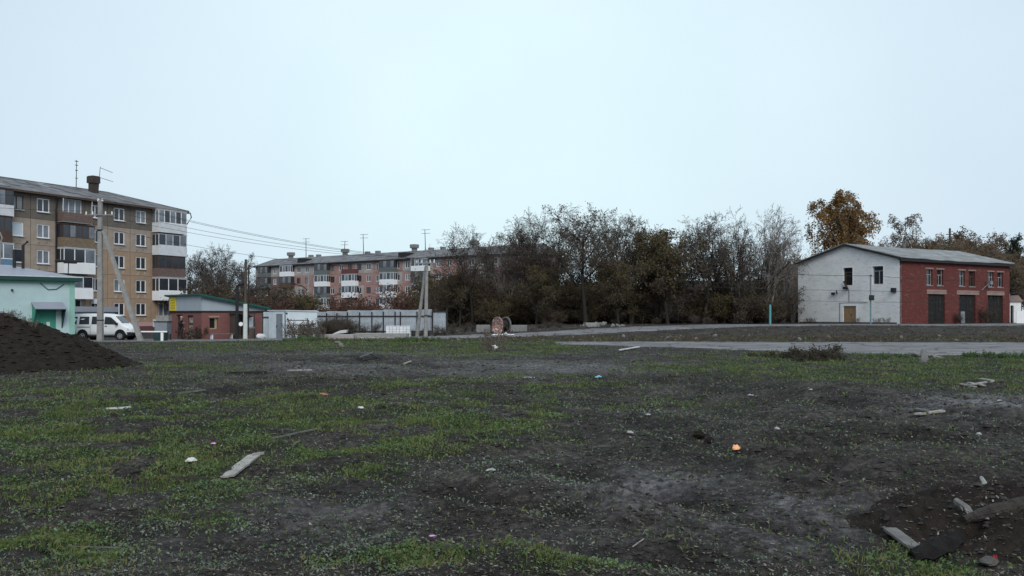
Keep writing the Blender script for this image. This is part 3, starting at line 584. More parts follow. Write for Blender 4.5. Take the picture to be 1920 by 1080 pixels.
# ------------------------------------------------------------------ the far pink block
def far_block():
    ox, oy = -64.7, 224.0
    o = empty('apartment_building', (ox, oy, 0), math.atan2(-.6, .8), 'distant pink and pale panel apartment block with grey roof vents behind the trees', 'building')
    Lg, Wd, z0 = 84.0, 12.0, .4
    def along(px):
        t = (px-960)/F; return (t*oy-ox)/(.8+.6*t)
    rnd = random.Random(11)
    ncol = 28; pw_ = Lg/ncol
    balpx = {(531, 552): {4: 'w', 3: 'o'}, (596, 619): {4: 'd', 3: 'w', 2: 'd', 1: 'w'}, (647, 672): {4: 'r', 3: 'w', 2: 'w'}, (718, 745): {4: 'd', 3: 'w', 2: 'w', 1: 'w'}, (777, 806): {4: 'w', 3: 'd', 2: 'w'}, (490, 508): {4: 'd', 3: 'd'}}
    for f in range(5):
        for k in range(ncol):
            x = k*pw_
            pale = rnd.random() < (.6 if f == 4 else .15)
            mt = M['panel_pale'] if pale else (M['panel_pink'] if k < 23 else M['panel_red'])
            if k < 4 and not pale: mt = M['panel_red']
            hole = (.8, 2.2, .75, 2.15)
            add_panel(o, x+.02, z0+f*FL+.02, pw_-.04, FL-.04, hole, mt)
            add_window(o, x+.82, z0+f*FL+.77, 1.4, 1.4, rnd.choice([M['white'], M['white'], M['brownwood']]), rnd.choice([M['glass'], M['glass'], M['glass2']]), 2, sill=False)
    bx('core', M['joint'], o, .02, Lg-.02, .15, Wd, -1, z0+5*FL+.05)
    bx('plinth', M['plinth_d'], o, 0, Lg, -.05, .3, -1, z0)
    bx('end_wall', M['panel_red'], o, -.05, .015, 0, Wd, -1, z0+5*FL); bx('end_wall', M['panel_red'], o, Lg-.015, Lg+.05, 0, Wd, -1, z0+5*FL)
    for (a, b), d in balpx.items():
        la, lb = along(a), along(b)
        for f, s in d.items():
            pm = {'w': M['white'], 'd': mat('grey green board', (.13, .15, .15)), 'r': mat('dark red board', (.13, .05, .045)), 'o': M['brownwood']}[s]
            balcony(o, la, lb, z0+f*FL-.1, 1.1, pm, 'open' if s == 'r' else 'glazed', M['white'] if s == 'w' else M['brownwood'], [M['glass'], M['glass2']], 4)
    ze = z0+5*FL+.1; zr = ze+2.2
    rf = MB().add([(-.5, -.6, ze), (Lg+.5, -.6, ze), (Lg+.5, Wd+.6, ze), (-.5, Wd+.6, ze), (-.5, Wd/2, zr), (Lg+.5, Wd/2, zr)], [(0, 1, 5, 4), (2, 3, 4, 5), (1, 2, 5), (3, 0, 4)]).build('roof', M['slate'], o)
    MB().box(-.5, Lg+.5, -.66, -.6, ze-.3, ze+.02).box(-.5, Lg+.5, -.6, 0, ze-.28, ze-.2).build('fascia', M['black'], rf)
    for px in (499, 599, 727, 838):
        x = along(px)+3.2
        MB().box(x-.45, x+.45, 4.7, 5.6, ze+1.2, zr+.5).box(x-.7, x+.7, 4.5, 5.8, zr+.5, zr+.6).box(x-.75, x+.75, 4.45, 5.85, zr+.6, zr+1.35).build('roof_vent', M['concrete_d'], rf)
    for px in (523, 537, 627, 646, 744, 766):
        x = along(px)+4.2; MB().box(x-.5, x+.5, 6.1, 7.0, zr-.6, zr+.55).build('chimney', M['concrete_d'], rf)
    for px in (554, 743):
        x = along(px)+1.0; MB().prism([(x-1, ze+.4), (x+1, ze+.4), (x+1, ze+1.5), (x-1, ze+1.5)], 'y', .6, 3.5).build('dormer', M['black'], rf)
    for px, top in ((519, 447), (589, 452), (625, 439), (739, 430), (832, 437)):
        x = along(px)+3.8; Yw = oy-.6*x+.8*6; zt = CAM_H+(590-top)/F*Yw
        mb = MB().tube([(x, 6, zr-.2), (x+rnd.uniform(-.3, .5), 6, zt)], [.09, .06], 4)
        for q in (0, .8): mb.tube([(x-.9, 5.7, zt-q-.1), (x+1.1, 6.3, zt-q-.1)], .05, 4)
        mb.build('antenna', M['black'], rf)
far_block()
# ------------------------------------------------------------------ white gabled garage with the red brick side
def garage():
    th = R(32); C = (41.5, 95.0); c, s = math.cos(th), math.sin(th); zg = .72
    o = empty('garage_building', (C[0], C[1], zg), th, 'two-storey brick garage with whitewashed gable and red long side', 'building')
    Lg, Wd, He, Hr = 21.4, 13.5, 7.2, 9.0
    def ax(px): t = (px-960)/F; return (t*C[1]-C[0])/(c-s*t)
    def ay(px): t = (px-960)/F; return (C[0]-t*C[1])/(s+c*t)
    def zz(py, Y): return CAM_H+(590-py)/F*Y-zg
    # red side
    holes = []; wins = []; gates = []
    for (a, b, t_, bt) in ((1737, 1748.5, 500, 531), (1757, 1768.5, 501, 531), (1798, 1809, 503, 533), (1817, 1828, 504, 534), (1852.5, 1863, 506, 535), (1870, 1880.5, 507, 535)):
        x0, x1 = ax(a), ax(b); Y = C[1]+s*(x0+x1)/2; h = (x0, x1, zz(bt, Y), zz(t_, Y)); holes.append(h); wins.append(h)
    for (a, b, t_) in ((1740.5, 1771.5, 550), (1799, 1829, 553), (1852.5, 1880.5, 554.5)):
        x0, x1 = ax(a), ax(b); Y = C[1]+s*(x0+x1)/2; h = (x0, x1, 0.0, zz(t_, Y)); holes.append(h); gates.append(h)
    zs = sorted({round(h[2], 1) for h in wins}); 
    wins = [(a, b, 4.3, 6.05) for a, b, _, _ in wins]; holes = wins+[(a, b, 0.0, 3.3) for a, b, _, _ in gates]; gates = [(a, b, 0.0, 3.3) for a, b, _, _ in gates]
    mb = MB(); wall_cells(mb, .02, Lg, -.4, He, [(a, b, (-.4 if c_ == 0 else c_), d) for a, b, c_, d in holes], 0, .38); mb.build('red_wall', M['brick_red'], o)
    rnd = random.Random(5)
    for i, (a, b, z0, z1) in enumerate(wins):
        fr = MB(); wd = b-a; ht = z1-z0; bb = .07
        fr.box(0, wd, 0, .07, 0, bb).box(0, wd, 0, .07, ht-bb, ht).box(0, bb, 0, .07, bb, ht-bb).box(wd-bb, wd, 0, .07, bb, ht-bb).box(bb, wd-bb, 0, .06, ht*.64, ht*.64+.07).box(wd/2-.035, wd/2+.035, 0, .06, bb, ht*.64)
        wn = fr.build('window', M['whiteframe'] if i != 3 else M['brownwood'], o, (a, .2, z0))
        MB().box(.05, wd-.05, .03, .045, .05, ht-.05).build('pane', M['dark'] if i % 2 else M['glass'], wn)
        MB().box(-.2, wd+.2, -.24, -.19, ht+.005, ht+.16).build('lintel', M['lintel'], wn)
        MB().box(-.05, wd+.05, -.25, -.02, -.12, -.005).build('sill', M['concrete_d'], wn)
    for i, (a, b, z0, z1) in enumerate(gates):
        wd = b-a; g = MB(); n = 7
        for k in range(n):
            for hf in (0, 1): pass
        g.box(0, wd, .06, .09, -.2, z1)
        gt = g.build('gate', M['dark'], o, (a, .18, 0))
        for k in range(2):
            lf = MB(); x0 = wd*k/2+.03; x1 = wd*(k+1)/2-.03
            nb = 5
            for q in range(nb): lf.box(x0+(x1-x0)*q/nb, x0+(x1-x0)*(q+1)/nb-.02, 0+.006*(q % 2), .05, -.1, z1-.08-(.5 if (i == 2 and q % 3 == 1) else 0))
            lf.box(x0, x1, -.03, -.002, .5, .65).box(x0, x1, -.03, -.002, z1-.7, z1-.55)
            lf.build('gate_leaf', M['gate'], gt)
        MB().box(-.55 if i == 1 else -.3, wd+(.7 if i == 1 else .3), -.215, -.185, z1+.02, z1+.5).build('lintel', M['lintel'], gt)
        for sx in (-.13, wd+.01):
            for q in range(5): MB().box(sx, sx+.12, -.2, -.183, .35+q*.6, .5+q*.6).build('hinge_plate', M['black'], gt)
    bx('leaning_sheet', M['greygalv'], o, gates[1][0]+.3, gates[1][0]+1.1, .02, .05, -.1, 1.4)
    # gable
    gh = []
    for (a, b, t_, bt) in ((1581, 1598.5, 502, 532.5), (1636, 1656, 498, 530.5)):
        y0, y1 = ay(b), ay(a); gh.append((y0, y1, 4.35, 6.35))
    dy = (ay(1605), ay(1581)); gh2 = gh+[(dy[0], dy[1], -.4, 2.0)]
    mb = MB(); wall_cells(mb, 0, Wd, -.4, He, gh2, 0, .38, 'y'); mb.prism([(0, He), (Wd, He), (Wd/2, Hr)], 'x', 0, .38); gw = mb.build('white_gable', M['brick_white'], o)
    for i, (a, b, z0, z1) in enumerate(gh):
        wd = b-a; ht = z1-z0; fr = MB(); bb = .08
        fr.box(0, .07, 0, wd, 0, bb).box(0, .07, 0, wd, ht-bb, ht).box(0, .07, 0, bb, bb, ht-bb).box(0, .07, wd-bb, wd, bb, ht-bb).box(0, .06, bb, wd-bb, ht*.72, ht*.72+.08)
        if i == 1: fr.box(0, .06, wd*.42, wd*.42+.1, bb, ht*.72)
        else: fr.box(0, .06, wd*.8, wd*.8+.07, bb, ht*.72)
        wn = fr.build('window', M['brownwood'] if i == 0 else M['whiteframe'], o, (.2, a, z0))
        MB().box(.03, .05, .06, wd-.06, .06, ht-.06).build('pane', M['dark'] if i == 0 else M['glass'], wn)
        MB().box(-.215, -.202, -.14, wd+.14, ht+.003, ht+.14).box(-.215, -.202, -.14, -.003, 0, ht).box(-.215, -.202, wd+.003, wd+.14, 0, ht).build('surround', M['white'], wn)
    wd = dy[1]-dy[0]
    dr = MB().box(.1, .16, 0, wd/2-.01, -.1, 2.0).box(.1, .16, wd/2+.01, wd, -.1, 2.0).build('door', M['doorwood'], o, (0, dy[0], 0))
    MB().box(.06, .1, wd/2-.2, wd/2-.12, .95, 1.1).build('handle', M['black'], dr)
    MB().box(-.015, -.002, -.28, -.003, -.1, 2.3).box(-.015, -.002, wd+.003, wd+.28, -.1, 2.3).box(-.015, -.002, -.003, wd+.003, 2.03, 2.3).build('door_surround', M['white'], dr)
    MB().box(-.03, -.004, -1.5, wd+.5, 2.34, 2.38).box(-.03, -.017, wd+.45, wd+.5, -.1, 2.34).build('door_cable', M['black'], dr)
    bx('rear_wall', M['brick_white'], o, .4, Lg-.4, Wd-.38, Wd, -.4, He); mb = MB(); wall_cells(mb, .4, Wd, -.4, He, [], Lg-.38, Lg-.002, 'y'); mb.prism([(0.4, He), (Wd, He), (Wd/2, Hr)], 'x', Lg-.38, Lg-.002); mb.build('end_wall', M['brick_red'], o)
    bx('core', M['dark'], o, .6, Lg-.6, .6, Wd-.6, -.4, He-.1)
    MB().box(-.04, -.002, .3, Wd-.2, -.3, .2).build('footing', mat('dirty footing', (.05, .048, .047), (.09, .085, .082), scale=2), o)
    # roof slopes, slightly sagging
    e = .35; sl = (Hr-He)/(Wd/2); mb = MB(); nx = 24; V = []; Fc = []
    def sag(x): return -.10*math.sin(math.pi*min(max(x/Lg, 0), 1))-.05*math.sin(x*1.3)*.4
    for side in (0, 1):
        b0 = len(V)
        for i in range(nx+1):
            x = -e+(Lg+2*e)*i/nx
            ye = -e*1.2 if side == 0 else Wd+e*1.2
            for (yy, zz_) in ((ye, He-sl*e*1.2+.12), (Wd/2, Hr+.12)):
                V.append((x, yy, zz_+sag(x))); V.append((x, yy, zz_+sag(x)-.07))
        for i in range(nx):
            a = b0+i*4; b = a+4
            Fc += [(a, b, b+2, a+2), (a+1, a+3, b+3, b+1), (a, a+1, b+1, b)]
        Fc += [(b0, b0+2, b0+3, b0+1), (b0+nx*4, b0+nx*4+1, b0+nx*4+3, b0+nx*4+2)]
    rf = MB().add(V, Fc).build('roof', M['slate_l'], o)
    MB().prism([(-e*1.2, He-sl*e*1.2+.03), (Wd/2, Hr+.03), (Wd+e*1.2, He-sl*e*1.2+.03), (Wd+e*1.2, He-sl*e*1.2-.17), (Wd/2, Hr-.17), (-e*1.2, He-sl*e*1.2-.17)], 'x', -e-.04, -e+.02).build('verge_board', M['black'], rf)
    MB().box(-e, Lg+e, -e*1.2+.0, -e*1.2+.05, He-sl*e*1.2-.32, He-sl*e*1.2-.06).box(-e+.03, Lg+e, -e*1.2+.06, -.01, He-.30, He-.24).build('eaves_board', M['black'], rf)
    MB().box(Lg-3.2, Lg-2.7, Wd/2-.3, Wd/2+.2, Hr-.2, Hr+.0).build('chimney', M['brick_old'], rf)
    # fittings on the gable
    def fit(px, py, Y, sz, nm, mt):
        y = ay(px); zc = zz(py, C[1]+c*y); return MB().box(-.32, -.005, y-sz, y+sz, zc-sz, zc+sz).build(nm, mt, o)
    fit(1677, 544, 97, .24, 'meter_box', M['black']); fit(1563.5, 550.5, 103, .14, 'lamp', M['black'])
    y = ay(1588); z = zz(535, C[1]+c*y)
    MB().box(-.5, -.01, y-.15, y+.2, z-.45, z-.15).tube([(-.1, y+.35, z+.45), (-.35, y-.4, z-.5)], .09, 6).build('floodlight', M['black'], o)
    MB().tube([(-.04, y-.3, z-.5), (-.04, y-.3, 2.4)], .025, 4).build('cable', M['black'], o)
    y = ay(1570); z = zz(550, C[1]+c*y); MB().tube([(-.05, y+.1, z+.3), (-.3, y-.2, z-.1)], .07, 5).build('bracket', M['black'], o)
    x = ax(1846); MB().tube([(x-.6, -.02, 3.9), (x+.1, -.5, 4.7)], .05, 5).box(x, x+.55, -.7, -.35, 4.55, 4.95).build('lamp', M['greygalv'], o)
    # dry tall weeds against the wall are separate things
    return o, ax, ay, th, C, zg
GAR = garage()
def at(px, Y): return ((px-960)/F*Y, Y)
# ------------------------------------------------------------------ mint pump house
def mint():
    th = math.atan2(.71, .704); o = empty('utility_building', (-30.73, 62.32, -.1), th, 'mint green plastered utility building with a green door under a hood', 'building')
    x0, x1, W, He = -12.0, 0.0, 7.0, 4.32
    O = (-30.73, 62.32); c, s = math.cos(th), math.sin(th)
    def ax(px): t = (px-960)/F; return (t*O[1]-O[0])/(c-s*t)
    da, db = ax(73), ax(105)
    wa, wb = ax(-14), ax(8)
    mb = MB(); wall_cells(mb, x0, x1-.33, -.6, He, [(da, db, -.6, 2.05), (wa, wb, 1.55, 2.05)], 0, .35); mb.build('wall', M['mint'], o)
    bx('corner_pilaster', M['mint_g'], o, x1-.33, x1, -.05, .4, -.6, He); bx('side_wall', M['mint'], o, x1-.35, x1-.02, .4, W, -.6, He); bx('rear_wall', M['mint'], o, x0, x1-.35, W-.35, W, -.6, He); bx('side_wall', M['mint'], o, x0, x0+.35, .35, W-.35, -.6, He)
    bx('frieze', M['mint_g'], o, x0, x1-.33, -.025, -.002, He-.34, He)
    bx('core', M['dark'], o, x0+.5, x1-.6, .5, W-.5, -.6, He-.2)
    d = MB().box(da, db, .1, .16, -.6, 2.05).box(da+.08, db-.08, .085, .1, -.1, 1.95).build('door', M['greendoor'], o)
    MB().box(da+.5, da+.72, .07, .084, 1.05, 1.35).build('notice', M['white_d'], d); MB().box(da+.62, da+.7, .03, .084, .72, .8).build('handle', M['black'], d)
    MB().box(da-.42, da, -.02, .1, -.6, 2.35).box(da, db, -.02, .1, 2.051, 2.35).build('door_frame', M['greendoor'], d)
    hd = MB(); hd.prism([(-.85, 2.22), (-.85, 2.28), (0, 2.72), (0, 2.62)], 'x', da-.5, db+.45); hood = hd.build('door_hood', M['metalroof'], o)
    for sx in (da-.44, db+.36): MB().prism([(-.75, 2.2), (-.003, 2.55), (-.003, .9)], 'x', sx, sx+.05).build('bracket', M['greendoor'] if sx < da else M['darkgreen'], hood)
    wn = MB().box(wa, wb, .1, .15, 1.55, 1.63).box(wa, wb, .1, .15, 1.97, 2.05).box(wa, wa+.07, .1, .15, 1.63, 1.97).box(wb-.07, wb, .1, .15, 1.63, 1.97).build('window', M['white'], o)
    MB().box(wa+.07, wb-.07, .12, .135, 1.63, 1.97).build('pane', M['glass'], wn)
    e = .4; ze = He+.12; zr = 5.35
    rf = MB().add([(x0-e, -e, ze), (x1+e, -e, ze), (x1+e, W+e, ze), (x0-e, W+e, ze), (x0+3, W/2, zr), (x1-3.2, W/2, zr)], [(0, 1, 5, 4), (2, 3, 4, 5), (1, 2, 5), (3, 0, 4)]).build('roof', M['metalroof'], o)
    MB().box(x0-e, x1+e, -e, -e+.05, ze-.26, ze-.012).box(x1+e-.05, x1+e, -e+.05, W+e, ze-.26, ze-.012).box(x0-e, x1+e-.05, -e+.05, -.01, ze-.2, ze-.14).build('fascia', M['darkgreen'], rf)
    MB().box(x0-e, x1+e, -e-.02, -e+.06, ze-.01, ze+.05).build('eaves_trim', M['white_d'], rf)
    xs = ax(100)
    MB().tube([(-3.1, 2.6, 4.6), (-3.1, 2.6, 6.4)], .11, 7).build('flue_pipe', M['black'], o); MB().tube([(-2.6, 2.4, 4.6), (-2.6, 2.4, 6.7), (-2.3, 2.4, 7.0)], .1, 7).build('flue_pipe', M['black'], o)
    MB().tube([(ax(75), -.03, He-.3), (ax(90), -.03, He-.75), (ax(106), -.03, He-.7), (ax(120), -.03, He-.35)], .03, 5).build('cable', M['darkgreen'], o)
    MB().tube([(-.35, .3, He), (-.3, .3, 5.5)], .035, 5).tube([(-1.2, .25, 5.6), (.55, .25, 5.62)], .09, 6).box(-.6, .2, .1, .4, 5.45, 5.6).build('floodlight', M['black'], o)
    MB().tube([(ax(22), -.03, 3.5), (ax(22), -.16, 3.5)], .07, 6).build('lamp', M['black'], o)
mint()
# ------------------------------------------------------------------ brick kiosk
def kiosk():
    th = R(45); o = empty('kiosk', (-23.6, 67.5, -.2), th, 'small red brick shop with grey metal fascia and green shed roof', 'building')
    W, L = 5.7, 5.25; zm = 2.2; zt = 3.42; zt2 = 2.55
    O = (-23.6, 67.5); c = s = math.sqrt(.5)
    def ax(px): t = (px-960)/F; return (t*O[1]-O[0])/(c-s*t)
    def ay(px): t = (px-960)/F; return (O[0]-t*O[1])/(s+c*t)
    w1 = (ax(393), ax(408), .85, 1.72); d2 = (ax(452), ax(473), -.3, 1.85)
    mb = MB(); wall_cells(mb, 0, L, -.6, zm, [w1, (d2[0], d2[1], -.6, d2[3])], 0, .3); mb.build('brick_wall', M['brick_kiosk'], o)
    y1 = (ay(343), ay(331), .55, 1.95); y2 = (ay(362), ay(350.5), -.6, 1.9)
    mb = MB(); wall_cells(mb, .3, W, -.6, zm, [y1, y2], 0, .3, 'y'); mb.build('brick_wall', M['brick_kiosk'], o)
    bx('brick_wall', M['brick_kiosk'], o, L-.3, L, .3, W, -.6, zm); bx('brick_wall', M['brick_kiosk'], o, .3, L-.3, W-.3, W, -.6, zm)
    bx('core', M['dark'], o, .6, L-.4, .6, W-.4, -.5, zm-.05)
    MB().prism([(0, zm), (L, zm), (L, zt2), (0, zt)], 'y', -.04, .05).build('fascia_sheet', M['siding'], o)
    MB().box(-.04, .05, .05, W, zm, zt).build('fascia_sheet', M['siding'], o); MB().box(L-.05, L+.02, .05, W, zm, zt2-.02).box(.05, L-.05, W-.05, W, zm, zt2-.02).build('fascia_sheet', M['siding'], o)
    MB().box(-.06, L, -.06, -.042, zm-.07, zm+.05).box(-.06, -.042, -.042, W, zm-.07, zm+.05).build('trim', M['black'], o)
    rf = MB().prism([(-.3, zt+.12), (L+.35, zt2-.02), (L+.35, zt2-.14), (-.3, zt)], 'y', -.35, W+.3).build('roof', mat('green roof sheet', (.018, .09, .07), (.015, .075, .06), rough=.5), o)
    MB().prism([(-.33, zt-.003), (L+.35, zt2-.143), (L+.35, zt2-.23), (-.33, zt-.10)], 'y', -.34, -.26).build('fascia', M['darkgreen'], rf)
    sg = MB().box(-.1, -.045, ay(331.5), ay(321), zm+.06, zt-.1).build('sign', M['yellow'], o)
    for k in range(4): MB().box(-.112, -.102, ay(330), ay(323), zm+.25+k*.2, zm+.33+k*.2).build('sign_line', mat('sign ochre', (.45, .30, .02)), sg)
    # openings
    def win_x(h, nm='window'):
        a, b, z0, z1 = h; f = MB().box(a, b, .14, .2, z0, z0+.07).box(a, b, .14, .2, z1-.07, z1).box(a, a+.06, .14, .2, z0+.07, z1-.07).box(b-.06, b, .14, .2, z0+.07, z1-.07).box(a+(b-a)*.72, a+(b-a)*.72+.14, .13, .19, z0+.07, z1-.07).build(nm, mat('tan frame', (.36, .31, .2)), o)
        MB().box(a+.06, b-.06, .16, .18, z0+.07, z1-.07).build('pane', M['dark'], f); MB().box(a-.1, b+.1, -.08, -.003, z1+.01, z1+.14).build('lintel', mat('tan lintel', (.36, .22, .18)), f); return f
    win_x(w1)
    a, b, z0, z1 = y1; f = MB().box(.14, .2, a, b, z0, z0+.07).box(.14, .2, a, b, z1-.07, z1).box(.14, .2, a, a+.06, z0+.07, z1-.07).box(.14, .2, b-.06, b, z0+.07, z1-.07).box(.14, .2, (a+b)/2-.04, (a+b)/2+.04, z0+.07, z1-.07).build('window', M['brownwood'], o)
    MB().box(.16, .18, a+.06, b-.06, z0+.07, z1-.07).build('pane', M['glass'], f)
    a, b, z0, z1 = y2; d = MB().box(.12, .18, a, b, z0, z1).build('door', M['brownwood'], o)
    for k in range(3): MB().box(.1, .118, a+.2, b-.2, .15+k*.58, .55+k*.58).build('door_pane', mat('pale poster', (.42, .38, .33), (.12, .1, .09), scale=5), d)
    a, b, z0, z1 = d2; d = MB().box(a, b, .14, .2, z0, z1).build('door', M['dark'], o); MB().box(b-.42, b-.06, -.25, .1, -.3, 1.75).build('door_leaf', M['white_d'], d)
    # dark lobby with canopy
    ca, cb = ax(431), ax(451)
    lb = MB().box(ca, ca+.06, -1.0, -.01, -.3, 2.0).box(ca, cb+.5, -1.02, -1.0, -.3, .35).box(ca, cb, -.05, -.01, -.3, 2.0).build('lobby', mat('brown sheet', (.10, .07, .065)), o)
    MB().box(ca-.1, cb+.7, -1.15, -.062, 2.0, 2.06).tube([(ca, -1.1, 2.0), (ca, -1.1, -.3)], .03, 4).tube([(cb+.6, -1.1, 2.0), (cb+.6, -1.1, -.3)], .03, 4).build('canopy', M['darkgreen'], lb)
    return ax, ay
KAX, KAY = kiosk()
def kl(x, y): c = math.sqrt(.5); return (-23.6+c*x-c*y, 67.5+c*x+c*y)
def kiosk_stuff():
    # rubbish bin, bench, pipes and pole by the kiosk
    x, y = kl(KAX(449), -1.5); z = hz(x, y)
    o = empty('litter_bin', (x, y, z), .4, 'brown bin with a grey lid beside the kiosk lobby', 'bin')
    MB().tube([(0, 0, -.03), (0, 0, .8)], [.34, .42], 10).build('body', mat('bin brown', (.16, .11, .10)), o); MB().tube([(0, 0, .8), (0, 0, .92)], [.47, .40], 10).build('lid', M['stone'], o)
    x, y = kl(KAX(405), -.9); z = hz(x, y)
    o = empty('bench', (x, y, z), R(45), 'low bench with pale legs under the kiosk window', 'bench')
    MB().box(-.95, .95, -.2, .2, .4, .46).build('seat', M['gwood'], o)
    for sx in (-.8, .8): MB().box(sx-.05, sx+.05, -.15, .15, -.04, .4).build('leg', M['white_d'], o)
    x, y = at(444.5, 66.6); z = hz(x, y)
    o = empty('flue_stack', (x, y, z), 0, 'thick black pipe elbow rising in front of the kiosk lobby', 'pipe')
    MB().tube([(0, 0, -.05), (0, 0, 3.95), (.08, 0, 4.1), (.55, 0, 4.2)], .12, 8).build('pipe', M['black'], o); MB().tube([(.55, 0, 4.2), (.72, 0, 4.22)], .16, 8).build('collar', M['black'], o)
    for px, top, nm, lab in ((460, 486, 0, 'whitewashed concrete foot carrying a dark wooden pole by the kiosk door'),):
        x, y = at(px, 66.3); z = hz(x, y); zt = CAM_H+(590-top)/F*66.3-z
        o = empty('utility_pole', (x, y, z), 0, lab, 'pole')
        MB().tube([(0, 0, -.1), (0, 0, 2.65)], [.17, .15], 8).build('foot', M['pillar_w'], o); MB().tube([(-.06, .2, .3), (-.02, .18, zt)], [.13, .09], 7).build('pole', M['ochre'], o); MB().tube([(.14, .22, .3), (.2, .2, zt-.4)], .05, 6).build('pipe', M['black'], o)
        [MB().box(-.2, .25, .02, .3, q, q+.06).build('clamp', M['black'], o) for q in (1.6, .6)]; MB().tube([(-.28, -.12, 1.15), (-.28, -.2, 1.15)], .16, 8).build('lamp', M['white'], o)
    x, y = at(489, 66.0); z = hz(x, y)
    me = ico(1, .33, 7, (1.15, .8, .75)); me.materials.append(M['paper']); tag(put('sack', me, None, (x, y, z+.2)), 'white lumpy sack lying between kiosk and metal shed', 'sack')
def ico(sub, r, seed, sc=(1, 1, 1), amp=.18):
    bm = bmesh.new(); bmesh.ops.create_icosphere(bm, subdivisions=sub+1, radius=r); rn = random.Random(seed)
    for v in bm.verts: v.co *= 1+rn.uniform(-amp, amp); v.co.x *= sc[0]; v.co.y *= sc[1]; v.co.z *= sc[2]
    me = bpy.data.meshes.new('lump'); bm.to_mesh(me); bm.free(); return me
kiosk_stuff()
# ------------------------------------------------------------------ metal shed, fence
def shed():
    O = (-16.87, 66.0); th = R(45); z = hz(*O)-.02; o = empty('metal_shed', (O[0], O[1], z), th, 'pale blue-white sheet metal shed with a grey door', 'shed')
    a, b, h = 2.75, 2.4, 2.12
    def corr(ln, ht, n):
        V = []; Fc = []
        for i in range(n*2+1):
            x = ln*i/(n*2); d = -.015 if i % 2 else 0.0; V += [(x, d, -.1), (x, d, ht)]
        for i in range(n*2): Fc.append((2*i, 2*i+2, 2*i+3, 2*i+1))
        return V, Fc
    M['shedw'] = mat('shed paint', (.62, .68, .71), (.52, .58, .62), rough=.55, scale=1.2, c3=(.3, .33, .34), c3s=3.0, c3t=.68)
    MB().add(*corr(a, h, 14)).build('side_sheet', M['shedw'], o)
    V, Fc = corr(b, h, 12); MB().add([(y_, x_, z_) for x_, y_, z_ in V], Fc).build('front_sheet', M['shedw'], o)
    bx('core', M['shedw'], o, .03, a, .03, b, -.1, h-.02)
    MB().prism([(-.08, h+.03), (a+.08, h-.03), (a+.08, h-.09), (-.08, h-.03)], 'y', -.08, b+.1).build('roof', M['white_d'], o)
    MB().box(-.045, .02, -.045, .02, -.1, h-.08).build('corner_post', M['greygalv'], o)
    c = math.sqrt(.5)
    def ay(px): t = (px-960)/F; return (O[0]-t*O[1])/(c+c*t)
    y0, y1 = ay(531), ay(519); d = MB().box(-.05, -.02, y0, y1, .0, 1.85).build('door', M['greygalv'], o); MB().box(-.09, -.051, y1-.12, y1-.06, .85, 1.0).build('handle', M['black'], d)
    MB().box(-.06, -.016, y0-.08, y0-.003, -.05, 1.93).box(-.06, -.016, y1+.003, y1+.08, -.05, 1.93).box(-.06, -.016, y0-.003, y1+.003, 1.86, 1.93).build('door_frame', M['shedw'], d)
    for zz in (.2, 1.85): MB().box(.02, .16, -.06, -.017, zz, zz+.1).build('bracket', M['black'], o)
    tag(MB().box(.6, 2.3, .6, 2.0, 0, .03).box(.9, 1.9, .8, 1.5, .03, .12).build('tar_sheet', M['black'], None, (O[0], O[1], z+h+.03), rot=(0, R(1.2), th)), 'black tar paper sheets lying on the shed roof', 'sheet')
    x0, y0 = at(557, 64.0); zf = hz(x0, y0)
    f = empty('leaning_gate', (x0, y0, zf), R(38), 'rusty welded gate frame leaning against the metal shed', 'gate')
    MB().tube([(-.1, 0, -.03), (-.48, .55, 1.5)], .045, 5).build('upright', M['rust'], f); MB().tube([(1.25, 0, -.03), (1.05, .6, 1.5)], .045, 5).build('upright', M['rust'], f)
    for q in (.35, .68, .9): MB().tube([(-.1-.38*q, .55*q, 1.53*q-.03), (1.25-.2*q, .6*q, 1.53*q-.03)], .035, 5).build('rail', M['rust'], f)
    MB().tube([(-.24, .2, .52), (.7, 0, -.03)], .03, 5).build('brace', M['rust'], f)
    # bluish gate leaf between kiosk and shed
    x0, y0 = at(493, 69.0); x1, y1 = at(503.5, 68.5); z = hz(x0, y0); a_ = math.atan2(y1-y0, x1-x0); ln = math.hypot(x1-x0, y1-y0)+.25
    g = empty('sheet_gate', (x0, y0, z), a_, 'narrow pale blue gate leaf between the kiosk and the metal shed', 'gate'); V, Fc = corr(ln, 2.05, 4); MB().add(V, Fc).build('sheet', M['shedw'], g); MB().box(0, ln, -.06, -.02, 1.6, 1.68).box(0, .06, -.06, -.02, -.1, 2.05).build('frame', M['darkgreen'], g)
shed()
